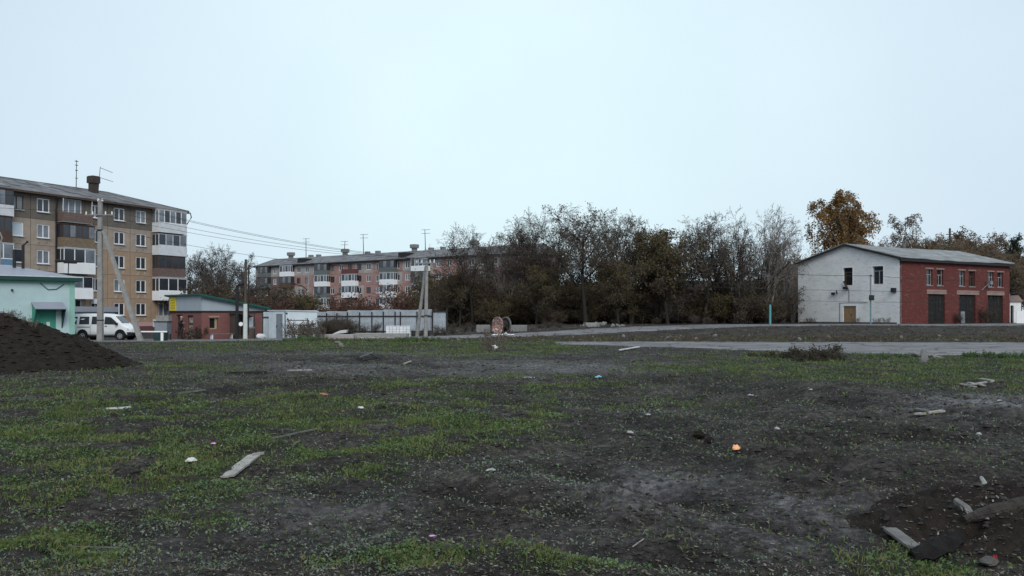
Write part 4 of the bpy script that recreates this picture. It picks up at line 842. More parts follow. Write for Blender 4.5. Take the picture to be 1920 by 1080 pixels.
def fence():
    pts = [593, 612.7, 632, 651.7, 674.6, 697.5, 719, 741, 751, 782, 797, 811]
    o = empty('sheet_fence', (*at(593, 74.5), 0), 0, 'galvanised corrugated sheet fence with dark posts and rails', 'fence')
    ox, oy = at(593, 74.5)
    for i in range(len(pts)-1):
        xa, ya = at(pts[i], 74.5); xb, yb = at(pts[i+1], 74.5); z = hz(xa, ya); wd = xb-xa; n = max(4, int(wd/.12)); V = []; Fc = []
        for k in range(2*n+1):
            V += [(wd*k/(2*n), -.02*(k % 2), -.3), (wd*k/(2*n), -.02*(k % 2), 2.02-.01*(i % 3))]
        Fc = [(2*k, 2*k+2, 2*k+3, 2*k+1) for k in range(2*n)]
        MB().add(V, Fc).build('panel', M['sheet'], o, (xa-ox, 0, z))
        MB().box(-.04, .05, -.12, -.03, -.3, 1.85).build('post', M['black'], o, (xa-ox, 0, z))
    za = hz(ox, oy)
    xe = at(811, 74.5)[0]-ox
    MB().box(0, xe, -.10, -.035, za+1.62, za+1.7).build('rail', M['black'], o); MB().box(0, xe, -.10, -.035, za+.35, za+.42).build('rail', M['black'], o)
    x0, y0 = at(811, 74.3); x1, _ = at(838, 74.3); z = hz(x0, y0); wd = x1-x0
    g = empty('fence_gate', (x0, y0, z), 0, 'framed sheet metal gate closing the end of the fence', 'gate'); n = 9
    V = []
    for k in range(2*n+1): V += [(wd*k/(2*n), -.02*(k % 2), -.05), (wd*k/(2*n), -.02*(k % 2), 1.85)]
    MB().add(V, [(2*k, 2*k+2, 2*k+3, 2*k+1) for k in range(2*n)]).build('sheet', M['sheet'], g)
    MB().box(-.05, .07, -.14, -.03, -.3, 2.0).build('post', M['black'], g); MB().box(wd-.07, wd+.07, -.14, -.03, -.3, 2.0).build('post', M['black'], g); MB().box(.07, wd-.07, -.1, -.03, 1.75, 1.86).build('rail', M['black'], g)
    # darker board fence behind the trees
    rnd = random.Random(8)
    o = empty('board_fence', (*at(842, 112), 0), 0, 'dark weathered board fence behind the row of bare trees', 'fence'); ox, oy = at(842, 112)
    for k in range(13):
        xa = ox+k*2.5; z = hz(xa, oy); MB().box(0, 2.44, -.03, .02, -.3, 2.0+rnd.uniform(-.08, .08)).build('panel', mat('black board', (.035, .03, .027), (.022, .02, .018), scale=3), o, (xa-ox, 0, z)); MB().box(-.05, .06, .02, .1, -.3, 2.1).build('post', M['ochre'], o, (xa-ox, .01, z))
fence()
# ------------------------------------------------------------------ buildings among the trees
def long_house():
    x0, y0 = at(1275, 124); th = R(-6); o = empty('brick_house', (x0, y0, .7), th, 'long low dark brick house hidden behind the bare trees', 'building')
    L, W, h = 24, 9, 4.4; rnd = random.Random(2); holes = []
    for k in range(7): holes.append((1.5+k*3.2, 2.7+k*3.2, 1.3, 3.0))
    mb = MB(); wall_cells(mb, 0, L, -.5, h, holes, 0, .4); mb.build('wall', M['brick_old'], o); bx('core', M['dark'], o, .1, L-.1, .45, W, -.5, h)
    for a, b, c, d in holes: add_window(o, a, c, b-a, d-c, M['white_d'], M['glass2'], 2, y=.15)
    MB().add([(-.5, -.5, h), (L+.5, -.5, h), (L+.5, W+.5, h), (-.5, W+.5, h), (-.5, W/2, h+1.6), (L+.5, W/2, h+1.6)], [(0, 1, 5, 4), (2, 3, 4, 5), (1, 2, 5), (3, 0, 4), (0, 3, 2, 1)]).build('roof', mat('black roof', (.045, .045, .045), (.03, .03, .03)), o)
    x0, y0 = at(1020, 165); o = empty('roofed_house', (x0, y0, .7), R(-4), 'pale house with bluish roof glimpsed through the bare trees', 'building')
    mb = MB(); hs = [(2, 3.4, 1.2, 2.7), (6, 7.4, 1.2, 2.7), (10, 11.4, 1.2, 2.7)]; wall_cells(mb, 0, 14, -.5, 4, hs, 0, .3); mb.build('wall', M['panel_pale'], o); bx('core', M['dark'], o, .1, 13.9, .4, 8, -.5, 4)
    for a, b, c, d in hs: add_window(o, a, c, b-a, d-c, M['white_d'], M['glass'], 2)
    MB().add([(-.5, -.5, 4), (14.5, -.5, 4), (14.5, 8.5, 4), (-.5, 8.5, 4), (-.5, 4, 6.2), (14.5, 4, 6.2)], [(0, 1, 5, 4), (2, 3, 4, 5), (1, 2, 5), (3, 0, 4), (0, 3, 2, 1)]).build('roof', M['metalroof'], o)
    # little shed at the red wall's end and a pale panel
    x0, y0 = at(1893.5, 107.5); z = hz(x0, y0); o = empty('brick_shed', (x0, y0, z), R(8), 'tiny whitewashed brick shed with a pinkish roof at the end of the red wall', 'shed')
    mb = MB(); wall_cells(mb, 0, 1.5, -.3, 2.6, [(.08, .5, -.3, 2.1)], 0, .25); mb.build('wall', M['brick_white'], o); bx('core', M['dark'], o, .02, 1.48, .26, 3, -.3, 2.5); MB().prism([(-.15, 2.6), (1.0, 3.35), (1.65, 2.6)], 'y', -.2, 3.1).build('roof', M['lintel'], o)
    x0, y0 = at(1906, 104); z = hz(x0, y0); o = empty('sheet_fence', (x0, y0, z), 0, 'white sheet fence beside the tiny brick shed', 'fence')
    for k in range(3): MB().box(k*.95, k*.95+.93, 0, .03, -.2, 1.45).build('panel', M['white'], o)
    MB().box(0, 2.83, .03, .08, 1.1, 1.2).build('rail', M['greygalv'], o)
long_house()
# ------------------------------------------------------------------ poles and wires
def cat_wire(a, b, sag, label, r=.015, group='overhead wires'):
    a = Vector(a); b = Vector(b); n = 22; pts = []
    for i in range(n+1):
        t = i/n; p = a.lerp(b, t); p.z -= sag*4*t*(1-t); pts.append(p)
    tag(MB().tube(pts, r, 4, cap=False).build('overhead_wire', M['wire']), label, 'wire', group)
def poles():
    x, y = at(188, 62); z = hz(x, y); o = empty('utility_pole', (x, y, z), 0, 'tall concrete pole with slanting strut standing before the white van', 'pole')
    hp = CAM_H+(590-376)/F*62-z
    MB().box(-1, 1, -1, 1, 0, 1).mesh()
    def taper(p0, p1, w0, w1):
        p0 = Vector(p0); p1 = Vector(p1); V = []
        for p, w_ in ((p0, w0), (p1, w1)):
            for sx, sy in ((-1, -1), (1, -1), (1, 1), (-1, 1)): V.append((p.x+sx*w_, p.y+sy*w_*.8, p.z))
        return V, [(0, 3, 2, 1), (4, 5, 6, 7), (0, 1, 5, 4), (1, 2, 6, 5), (2, 3, 7, 6), (3, 0, 4, 7)]
    MB().add(*taper((0, 0, -.2), (0, 0, hp), .19, .125)).build('pole', M['concrete'], o)
    xs, ys = at(266, 61.5); MB().add(*taper((xs-x, ys-y, -.15), (.22, -.02, CAM_H+(590-432)/F*62-z), .17, .11)).build('strut', M['concrete'], o)
    MB().box(-.16, .16, -.16, .16, hp-2.12, hp-2.02).box(-.2, .2, -.17, .17, 1.45, 1.52).build('strap', M['black'], o)
    ca = MB().box(-1.0, 1.0, -.22, -.14, hp-1.06, hp-.98).build('crossarm', M['concrete_d'], o)
    for q in (-.9, -.45, .45, .9): MB().tube([(q, -.18, hp-.99), (q, -.18, hp-.78)], [.05, .035], 6).build('insulator', M['white'], ca)
    for q in (-.13, .13): MB().tube([(q, 0, hp-.05), (q, 0, hp+.14)], [.09, .06], 6).build('insulator', M['white'], o)
    x2, y2 = at(798, 66); z2 = hz(x2, y2); o2 = empty('utility_pole', (x2, y2, z2), 0, 'pale A-shaped concrete pole with insulators before the sheet fence', 'pole')
    h2 = CAM_H+(590-487)/F*66-z2
    MB().tube([(0, 0, -.2), (.1, 0, h2)], [.16, .11], 8).build('pole', M['concrete'], o2)
    xs, ys = at(781, 67); MB().tube([(xs-x2, ys-y2, -.2), (.0, .05, h2-.5)], [.15, .1], 8).build('strut', M['concrete'], o2)
    ca = MB().box(-.75, .75, -.16, -.08, h2-.3, h2-.22).build('crossarm', M['greygalv'], o2)
    for q in (-.65, -.3, .35, .65): MB().tube([(q, -.12, h2-.23), (q, -.12, h2+.02)], [.07, .05], 6).build('insulator', M['chrome'], ca)
    MB().tube([(.15, -.05, h2-1.2), (.55, -.1, h2-1.25), (.95, -.1, h2-1.15)], .04, 5).box(.45, .85, -.22, -.05, h2-1.4, h2-1.28).build('lamp_arm', M['black'], o2); MB().box(-.1, .3, -.2, -.14, 1.6, 1.66).build('strap', M['black'], o2)
    tops = [(-.9, hp-.75), (-.13, hp+.16), (.13, hp+.16), (.9, hp-.75), (.2, hp-1.9)]
    ends = [(-.65, h2), (-.3, h2), (.35, h2), (.65, h2), (.1, h2-.9)]
    for (a, za), (b, zb_) in zip(tops, ends): cat_wire((x+a, y-.15, z+za), (x2+b, y2-.12, z2+zb_), .55, 'thin wire strung from the tall strutted pole to the A-shaped pole')
    cat_wire((x-.9, y-.15, z+hp-.75), (-47, 60, 10.5), .4, 'wire running from the tall strutted pole over the mint building'); cat_wire((x+.13, y, z+hp+.16), (-47, 62, 11.5), .4, 'wire running from the tall strutted pole over the mint building')
    # service pole by the gable and its wires
    x3, y3 = at(1632.5, 93.5); z3 = hz(x3, y3); h3 = CAM_H+(590-517)/F*93.5-z3
    o3 = empty('service_pole', (x3, y3, z3), 0, 'thin steel pole with a meter box before the white gable', 'pole')
    MB().tube([(0, 0, -.2), (0, 0, h3)], .075, 7).build('pole', M['greygalv'], o3); MB().tube([(0, 0, -.1), (0, 0, 2.3)], .082, 7).build('painted_foot', mat('faded teal', (.16, .26, .28), (.12, .2, .22)), o3); MB().box(-.22, .26, -.3, -.08, h3-2.6, h3-2.05).build('meter_box', M['black'], o3); MB().tube([(-.1, 0, h3), (.12, 0, h3)], .08, 6).build('insulator', M['black'], o3)
    zt = z3+h3
    cat_wire((x3, y3, zt), (21, 92, 6.6), .25, 'black cable running from the gable service pole into the bare trees', .03, None)
    cat_wire((x3, y3, zt), (62, 88, 5.0), .35, 'black cable running from the gable service pole past the red wall', .025, None)
    cat_wire((20, 91, 4.6), (62, 90, 4.1), .25, 'lower slack cable crossing in front of the white gable', .02, None); cat_wire((20, 91, 3.4), (62, 90, 3.0), .2, 'lowest slack cable crossing in front of the white gable', .018, None)
    x4, y4 = at(1444, 88); z4 = hz(x4, y4); o4 = empty('bollard_post', (x4, y4, z4), 0, 'turquoise painted steel post beside the track', 'post')
    MB().tube([(0, 0, -.2), (0, 0, 1.95)], .11, 8).build('post', M['tealpaint'], o4); MB().tube([(0, 0, 1.95), (0, 0, 2.0)], [.12, .07], 8).build('cap', M['tealpaint'], o4)
    x5, y5 = at(1781, 135); o5 = empty('utility_pole', (x5, y5, .7), 0, 'dark wooden pole rising behind the red building roof', 'pole'); MB().tube([(0, 0, -.2), (0, 0, CAM_H+(590-428)/F*135-.7)], [.2, .15], 7).build('pole', M['ochre'], o5); MB().box(-.6, .6, -.1, .05, 13.2, 13.32).build('crossarm', M['ochre'], o5)
    x6, y6 = at(578, 150); o6 = empty('street_lamp', (x6, y6, 0), 0, 'grey lamp post with double arm in front of the distant pink block', 'lamp'); hh = CAM_H+(590-512)/F*150
    MB().tube([(0, 0, -.2), (0, 0, hh)], [.2, .12], 7).build('pole', M['concrete'], o6); MB().tube([(0, 0, hh-3.0), (-1.0, 0, hh-2.2), (-2.2, 0, hh-1.9)], .09, 5).build('arm', M['black'], o6); MB().box(-2.9, -2.1, -.2, .2, hh-2.0, hh-1.75).build('lamp_head', M['black'], o6)
    x7, y7 = at(-2, 70); o7 = empty('street_lamp', (x7, y7, -.2), 0, 'curved grey lamp arm rising beside the tan block', 'lamp'); MB().tube([(.05, 0, -.2), (.1, 0, 7.5), (.25, 0, 8.0), (.1, 0, 8.4), (-.3, 0, 8.7)], [.1, .07, .06, .05, .05], 7).build('pole', M['concrete'], o7)
    MB().box(-.7, -.28, -.1, .1, 8.66, 8.8).build('lamp_head', M['greygalv'], o7)
poles()
# ------------------------------------------------------------------ white van
def van():
    L = 4.55
    x0, y0 = at(256, 66.0); z0 = hz(x0-2, y0)
    o = empty('van', (x0-L/2+.05, y0, z0+.03), R(-3), 'white minivan parked beside the mint building', 'van')
    # stations: x from rear, bottom, belt, top, half width belt, half width top
    st = [(0.00, .55, 1.05, 1.60, .74, .60), (.05, .40, 1.08, 1.80, .80, .64), (.25, .36, 1.10, 1.90, .83, .68), (.9, .34, 1.12, 1.95, .84, .70), (1.8, .34, 1.12, 1.96, .84, .71), (2.5, .34, 1.12, 1.95, .84, .71),
          (2.95, .34, 1.11, 1.90, .84, .70), (3.2, .34, 1.10, 1.78, .84, .70), (3.5, .34, 1.08, 1.50, .84, .72), (3.75, .34, 1.05, 1.24, .83, .76), (3.85, .34, 1.02, 1.14, .83, .77), (4.2, .36, .90, 1.02, .81, .74), (4.42, .40, .80, .90, .76, .68), (4.52, .45, .68, .76, .66, .55)]
    V = []; n = 12
    for x, zb, ze, zt, hb, ht in st:
        half = [(.0, zb), (hb-.12, zb), (hb-.01, zb+.14), (hb, (zb+ze)/2), (hb-.015, ze), ((hb+ht)/2, ze+(zt-ze)*.52), (ht, zt-.08*(1 if zt-ze > .3 else .4)), (ht-.12, zt-.015), (0, zt)]
        ring = [(y, z) for y, z in half]+[(-y, z) for y, z in half[-2:0:-1]]
        V += [(x-L/2, y, z) for y, z in ring]
    k = len(ring); Fc = []
    for i in range(len(st)-1):
        for j in range(k): Fc.append((i*k+j, i*k+(j+1) % k, (i+1)*k+(j+1) % k, (i+1)*k+j))
    Fc.append(tuple(range(k))); Fc.append(tuple(reversed(range((len(st)-1)*k, len(st)*k))))
    body = MB().add(V, Fc).build('body', M['carwhite'], o, smooth=True)
    bv = body.data
    # side surface half width at height z for pane placing
    def hw(x, z):
        xs = [s[0] for s in st]; g = lambda i: float(np.interp(x, xs, [s[i] for s in st])); ze, zt, hb, ht = g(2), g(3), g(4), g(5)
        if z <= ze: return hb
        zm = ze+(zt-ze)*.52; zt2 = zt-.08
        return float(np.interp(z, [ze, zm, zt2, zt], [hb-.015, (hb+ht)/2, ht, ht-.1]))
    def pane(name, pts, mt, off, parent, side):
        P = []; Q = []
        for x, z in pts:
            P.append((x-L/2, side*(hw(x, z)+off), z)); Q.append((x-L/2, side*(hw(x, z)-.03), z))
        m_ = len(P); MB().add(P+Q, [tuple(range(m_)), tuple(reversed(range(m_, 2*m_)))]+[(i, (i+1) % m_, (i+1) % m_+m_, i+m_) for i in range(m_)]).build(name, mt, parent)
    for sd in (-1, 1):
        pane('side_window', [(.16, 1.18), (.42, 1.16), (.46, 1.72), (.22, 1.72)], M['glass'], .012, body, sd)
        pane('side_window', [(.62, 1.16), (1.38, 1.16), (1.36, 1.72), (.64, 1.72)], M['glass'], .012, body, sd)
        pane('side_window', [(1.56, 1.16), (2.38, 1.16), (2.38, 1.73), (1.58, 1.73)], M['glass'], .012, body, sd)
        pane('side_window', [(2.52, 1.16), (3.55, 1.13), (3.38, 1.36), (2.98, 1.68), (2.55, 1.72)], M['glass'], .014, body, sd)
        for xa in (1.46, 2.45, 3.62): pane('door_seam', [(xa, .5), (xa+.02, .5), (xa+.02, 1.1), (xa, 1.1)], M['black'], .004, body, sd)
        pane('rail_slot', [(.5, .93), (1.42, .93), (1.42, .98), (.5, .98)], M['black'], .006, body, sd)
        for xa in (2.22, 2.56): pane('door_handle', [(xa, .99), (xa+.17, .99), (xa+.17, 1.05), (xa, 1.05)], M['black'], .02, body, sd)
        MB().box(3.42-L/2, 3.56-L/2, sd*.84-(.2 if sd < 0 else 0), sd*.84+(.2 if sd > 0 else 0), 1.10, 1.28).build('mirror', M['black'], body)
        pane('headlight', [(4.22, .72), (4.46, .66), (4.45, .78), (4.25, .88)], M['chrome'], .02, body, sd)
        pane('tail_light', [(.03, .9), (.13, .9), (.15, 1.7), (.07, 1.65)], M['redlamp'], .02, body, sd)
    # windscreen and rear window
    V = []
    for x, z in ((3.22, 1.735), (3.72, 1.25)): V += [(x-L/2+.035, -(hw(x, z)-.14), z+.03), (x-L/2+.035, hw(x, z)-.14, z+.03)]
    MB().add(V+[(a-.05, b, c_-.05) for a, b, c_ in V], [(0, 1, 3, 2), (4, 6, 7, 5), (0, 2, 6, 4), (1, 5, 7, 3), (0, 4, 5, 1), (2, 3, 7, 6)]).build('windscreen', M['glass'], body)
    MB().box(-L/2-.01, -L/2+.05, -.58, .58, 1.15, 1.6).build('rear_window', M['glass'], body)
    MB().prism([(4.3-L/2, .32), (4.62-L/2, .36), (4.64-L/2, .52), (4.45-L/2, .60), (4.2-L/2, .58)], 'y', -.80, .80).build('bumper', M['black'], o)
    MB().prism([(-L/2-.06, .36), (-L/2+.3, .34), (-L/2+.3, .58), (-L/2-.06, .58)], 'y', -.80, .80).build('bumper', M['black'], o)
    for xw in (.88, 3.72):
        for sd in (-1, 1):
            yw = sd*.74
            V = []; Fc = []
            MB().tube([(xw-L/2, sd*.6, .40), (xw-L/2, sd*.852, .40)], .40, 18).build('wheel_arch', M['dark'], o)
            MB().tube([(xw-L/2, yw-.11+.02*sd, .30), (xw-L/2, yw-.10+.02*sd, .30), (xw-L/2, yw+.12+.02*sd, .30), (xw-L/2, yw+.13+.02*sd, .30)], [.29, .325, .325, .29], 20).build('tyre', M['rubber'], o)
            rm = MB().tube([(xw-L/2, yw+sd*.10, .30), (xw-L/2, yw+sd*.156, .30)], [.2, .19], 16)
            w_ = rm.build('wheel', M['rim'], o)
            for q in range(5):
                an = q*2*math.pi/5; MB().tube([(xw-L/2+math.cos(an)*.12, yw+sd*.15, .3+math.sin(an)*.12), (xw-L/2+math.cos(an)*.12, yw+sd*.162, .3+math.sin(an)*.12)], .045, 6).build('rim_hole', M['dark'], w_)
    bx('underbody', M['dark'], o, .3-L/2, 4.2-L/2, -.7, .7, .2, .4)
van()
def left_bits():
    x, y = at(304, 62.3); z = hz(x, y); x1, _ = at(250, 62.3)
    o = empty('barrier_rail', (x, y, z), 0, 'white horizontal pipe barrier on a post beside the pole strut', 'barrier')
    MB().tube([(x1-x, 0, .67), (.35, 0, .67)], .055, 6).build('rail', M['white'], o); MB().box(-.08, .08, -.06, .06, -.15, .615).build('post', M['white'], o); MB().box(x1-x+.3, x1-x+.42, -.06, .06, -.15, .615).build('post', M['white'], o)
    x, y = at(305.5, 65.5); z = hz(x, y); o = empty('waste_container', (x, y, z), .05, 'grey metal waste container with dark lid beside the kiosk', 'container')
    MB().prism([(-.42, .45), (.42, .45), (.46, 1.35), (-.46, 1.35)], 'y', -.5, .5).build('body', M['greygalv'], o); MB().box(-.5, .5, -.54, .54, 1.35, 1.42).build('rim', M['black'], o); MB().box(-.4, .5, -.3, .5, 1.42, 1.85).build('load', M['concrete'], o)
    for sx in (-.44, .36): MB().box(sx, sx+.08, -.48, -.4, -.1, .45).box(sx, sx+.08, .4, .48, -.1, .45).build('leg', M['black'], o)
    x, y = at(301.5, 63.6); z = hz(x, y); o = empty('rubbish_bin', (x, y, z), 0, 'dark teal bin in front of the grey container', 'bin'); MB().prism([(-.36, -.05), (.36, -.05), (.42, .62), (-.42, .62)], 'y', -.35, .35).build('body', M['tealbin'], o); MB().box(-.45, .45, -.38, .38, .62, .67).build('rim', M['tealbin'], o)
left_bits()
# ------------------------------------------------------------------ building materials in the middle distance
def site_bits():
    def slab(px0, px1, py, Y, hgt, dep, lab, rz=0, mt=None, zo=0.0):
        x0, _ = at(px0, Y); x1, _ = at(px1, Y); cx = (x0+x1)/2; z = hz(cx, Y); mb = MB(); wd = x1-x0
        mb.box(-wd/2, wd/2, -dep/2, dep/2, -.06, hgt); o = mb.build('concrete_slab', mt or M['concrete'], None, (cx, Y, z+zo), rot=(0, 0, rz))
        bv = o.modifiers.new('bev', 'BEVEL'); bv.width = .02; bv.segments = 1; tag(o, lab, 'slab')
    slab(594, 665, 630, 64.3, .30, 1.2, 'long pinkish concrete slab beneath the metal shed weeds', .02, mat('pink concrete', (.36, .32, .31), (.28, .25, .245), scale=3))
    slab(668, 765, 628, 65.4, .34, 1.5, 'concrete slab with a broken corner below the wrapped blocks', -.03)
    slab(672, 740, 636, 61.5, .16, 1.1, 'thin concrete slab lying flat in the weeds', .05)
    slab(893, 919, 616, 74, .6, .6, 'mossy concrete block left of the cable drum', .05, M['concrete_d']); slab(957, 988, 616, 75, .55, .6, 'grey concrete block right of the cable drum', -.04, M['concrete_d'])
    slab(1096, 1130, 612, 83, .34, 1.4, 'tilted concrete slab on the rubble heap', .1)
    # foam sheet
    x, y = at(638, 66.2); z = hz(x, y); o = MB().prism([(-.55, 0), (.5, .12), (.55, .34), (.1, .30), (-.25, .16)], 'y', -.35, .35).build('foam_board', M['paper'], None, (x, y, z+.26)); tag(o, 'white broken foam board lying before the fence', 'board')
    # wrapped blocks on pallet
    x, y = at(747.5, 66.5); z = hz(x, y)
    o = empty('block_pallet', (x, y, z), .02, 'pallet of white wrapped blocks in front of the sheet fence', 'pallet')
    MB().box(-.92, .92, -.5, .5, .0, .05).box(-.9, -.75, -.5, .5, -.1, .0).box(.75, .9, -.5, .5, -.1, .0).build('pallet', M['gwood'], o)
    for i in range(7):
        for k in range(4):
            MB().box(-.9+i*.257+.008, -.9+i*.257+.245, -.48-.01*((i+k) % 2), .48, .052+k*.19, .052+k*.19+.172).build('block', [M['wrap'], M['white_d']][(i*3+k*5) % 4 == 0], o)
    MB().box(-.915, .915, -.495, .495, .82, .85).build('wrapping', M['white'], o)
    # cable drum
    x, y = at(941, 72.5); z = hz(x, y); o = empty('cable_drum', (x, y, z+.64), R(40), 'weathered wooden cable drum standing on its rims', 'drum')
    def disc(xc, r, t, nm, mt):
        mb = MB().tube([(xc-t/2, 0, 0), (xc+t/2, 0, 0)], r, 24); f = mb.build(nm, mt, o); return f
    for xc, mt in ((-.42, M['drum']), (.42, M['dwood'])):  # right flange boards coloured dark for the shade inside the drum
        f = empty('flange', (0, 0, 0)); COL.objects.unlink(f); bpy.data.objects.remove(f)
        r = .66; parts = MB()
        for q in range(6):                                  # boards of the flange
            y0 = -r+q*2*r/6+.008; y1 = -r+(q+1)*2*r/6-.008; z0a = math.sqrt(max(r*r-y0*y0, 0)); z1a = math.sqrt(max(r*r-y1*y1, 0)); ym = (y0+y1)/2; zm = math.sqrt(r*r-ym*ym)
            MB().prism([(y0, -z0a), (ym, -zm), (y1, -z1a), (y1, z1a), (ym, zm), (y0, z0a)], 'x', xc-.035+.004*(q % 2), xc+.035).build('board', mt, o)
        mb = MB(); V = []
        nseg = 28
        for a_ in range(nseg):
            an = 2*math.pi*a_/nseg
            for rr, xx in ((r-.09, xc+.036*(1 if xc > 0 else -1)-.05*(1 if xc < 0 else 0)), (r+.01, xc+.036*(1 if xc > 0 else -1)-.05*(1 if xc < 0 else 0)), (r+.01, xc-.06), (r-.09, xc-.06)): V.append((xx, rr*math.cos(an), rr*math.sin(an)))
        Fc = [(4*a_+k, 4*a_+(k+1) % 4, 4*((a_+1) % nseg)+(k+1) % 4, 4*((a_+1) % nseg)+k) for a_ in range(nseg) for k in range(4)]
        MB().add(V, Fc).build('rim', M['gwood'] if xc > 0 else M['drum'], o)
    MB().tube([(-.38, 0, 0), (.38, 0, 0)], .36, 20).build('hub', M['dwood'], o)
    x, y = at(932, 70.6); z = hz(x, y); o = empty('cable_reel', (x, y, z+.36), R(-70), 'small reddish wooden reel leaning beside the cable drum', 'drum')
    for xc in (-.16, .16):
        for q in range(4):
            r = .38; y0 = -r+q*2*r/4+.006; y1 = -r+(q+1)*2*r/4-.006; z0a = math.sqrt(max(r*r-y0*y0, 0)); z1a = math.sqrt(max(r*r-y1*y1, 0)); ym = (y0+y1)/2; zm = math.sqrt(r*r-ym*ym); MB().prism([(y0, -z0a), (ym, -zm), (y1, -z1a), (y1, z1a), (ym, zm), (y0, z0a)], 'x', xc-.025, xc+.025).build('board', M['drum'], o)
    MB().tube([(-.14, 0, 0), (.14, 0, 0)], .16, 14).build('hub', M['drum'], o)
    x0, y0 = at(924, 68.5); z = hz(x0, y0); o = MB().tube([(0, 0, .05), (.8, 0, .06), (1.0, 0, .22), (1.15, .1, .06), (1.65, 0, .05)], .05, 6).build('white_pipe', M['white'], None, (x0, y0, z)); tag(o, 'bent white plastic pipe lying before the cable drum', 'pipe')
    # rubble heap
    rnd = random.Random(9); x, y = at(1128, 82.5)
    for k in range(26):
        a = rnd.uniform(-1, 1); xx = x+a*2.0; yy = y+rnd.uniform(-.5, .5); r = rnd.uniform(.12, .3)*(1.15-abs(a)*.5); me = shared(('rub', k % 5), lambda: ico(0, 1, 40+k, (1, .8, .7), .25))
        if not me.materials: me.materials.append(M['stone'])
        o = put('rubble_stone', me, None, (xx, yy, hz(xx, yy)+r*.35+max(0, .25-abs(a)*.3)*rnd.random()), (rnd.random()*3, rnd.random()*3, rnd.random()*3)); o.scale = (r, r, r); tag(o, 'grey broken rubble lump on the heap under the bare trees', 'stone', 'rubble lumps on the heap')
    for k, (px, py) in enumerate(((1725, 671), (1735, 676), (1745, 671), (1758, 674), (1731, 681))):
        x, y = gd(px, py); r = .22 if k else .34; me = shared(('rub', k), lambda: None); o = put('rubble_stone', me, None, (x, y, hz(x, y)+r*.3), (k, k*2, k*3)); o.scale = (r*1.4, r, r*.55); tag(o, 'flat grey stone lying in the grass at the road edge', 'stone', 'stones at the road edge')
    for k, (px, py) in enumerate(((633, 646), (640, 652), (925, 656), (860, 634), (1305, 634), (1340, 632), (1250, 634), (1690, 633), (1762, 632), (1500, 634), (1170, 632), (1405, 630))):
        x, y = gd(px, py, .15 if py < 640 else 0); me = shared(('rub', k % 5), lambda: None); r = .17; o = put('rubble_stone', me, None, (x, y, hz(x, y)+.06), (k, k*2, k*3)); o.scale = (r*1.3, r, r*.7); tag(o, 'small pale stone lying on the bank or verge', 'stone', 'small stones on the bank and verge')
site_bits()
# ------------------------------------------------------------------ trees
def tubes_np(polys, k):
    """polys: list of (pts Nx3 list, radii list) -> vertices, quads"""
    V = []; Fc = []; n0 = 0
    ca = [(math.cos(2*math.pi*j/k), math.sin(2*math.pi*j/k)) for j in range(k)]
    for pts, rads in polys:
        n = len(pts)
        for i in range(n):
            p = pts[i]; q0 = pts[max(i-1, 0)]; q1 = pts[min(i+1, n-1)]
            d = Vector((q1[0]-q0[0], q1[1]-q0[1], q1[2]-q0[2]))
            if d.length < 1e-9: d = Vector((0, 0, 1))
            d.normalize(); a = d.cross(Vector((0, 0, 1)) if abs(d.z) < .9 else Vector((1, 0, 0))).normalized(); b = d.cross(a); r = rads[i]
            for c, s in ca: V.append((p[0]+(a.x*c+b.x*s)*r, p[1]+(a.y*c+b.y*s)*r, p[2]+(a.z*c+b.z*s)*r))
        for i in range(n-1):
            for j in range(k):
                a0 = n0+i*k+j; a1 = n0+i*k+(j+1) % k; Fc.append((a0, a1, a1+k, a0+k))
        n0 += n*k
    return V, Fc
def leaves_np(P, size, rng, droop=0.0):
    P = np.asarray(P, dtype=np.float64); n = len(P)
    a = rng.normal(size=(n, 3)); a /= np.linalg.norm(a, axis=1, keepdims=True); b = rng.normal(size=(n, 3)); b[:, 2] -= droop*2; b -= a*np.sum(a*b, 1, keepdims=True); b /= np.linalg.norm(b, axis=1, keepdims=True)
    s = size*(0.6+0.8*rng.random((n, 1)))
    V = np.stack([P-b*s*.1, P+a*s*.38+b*s*.45, P+b*s, P-a*s*.38+b*s*.45], 1).reshape(-1, 3)
    return V, np.arange(4*n).reshape(-1, 4)
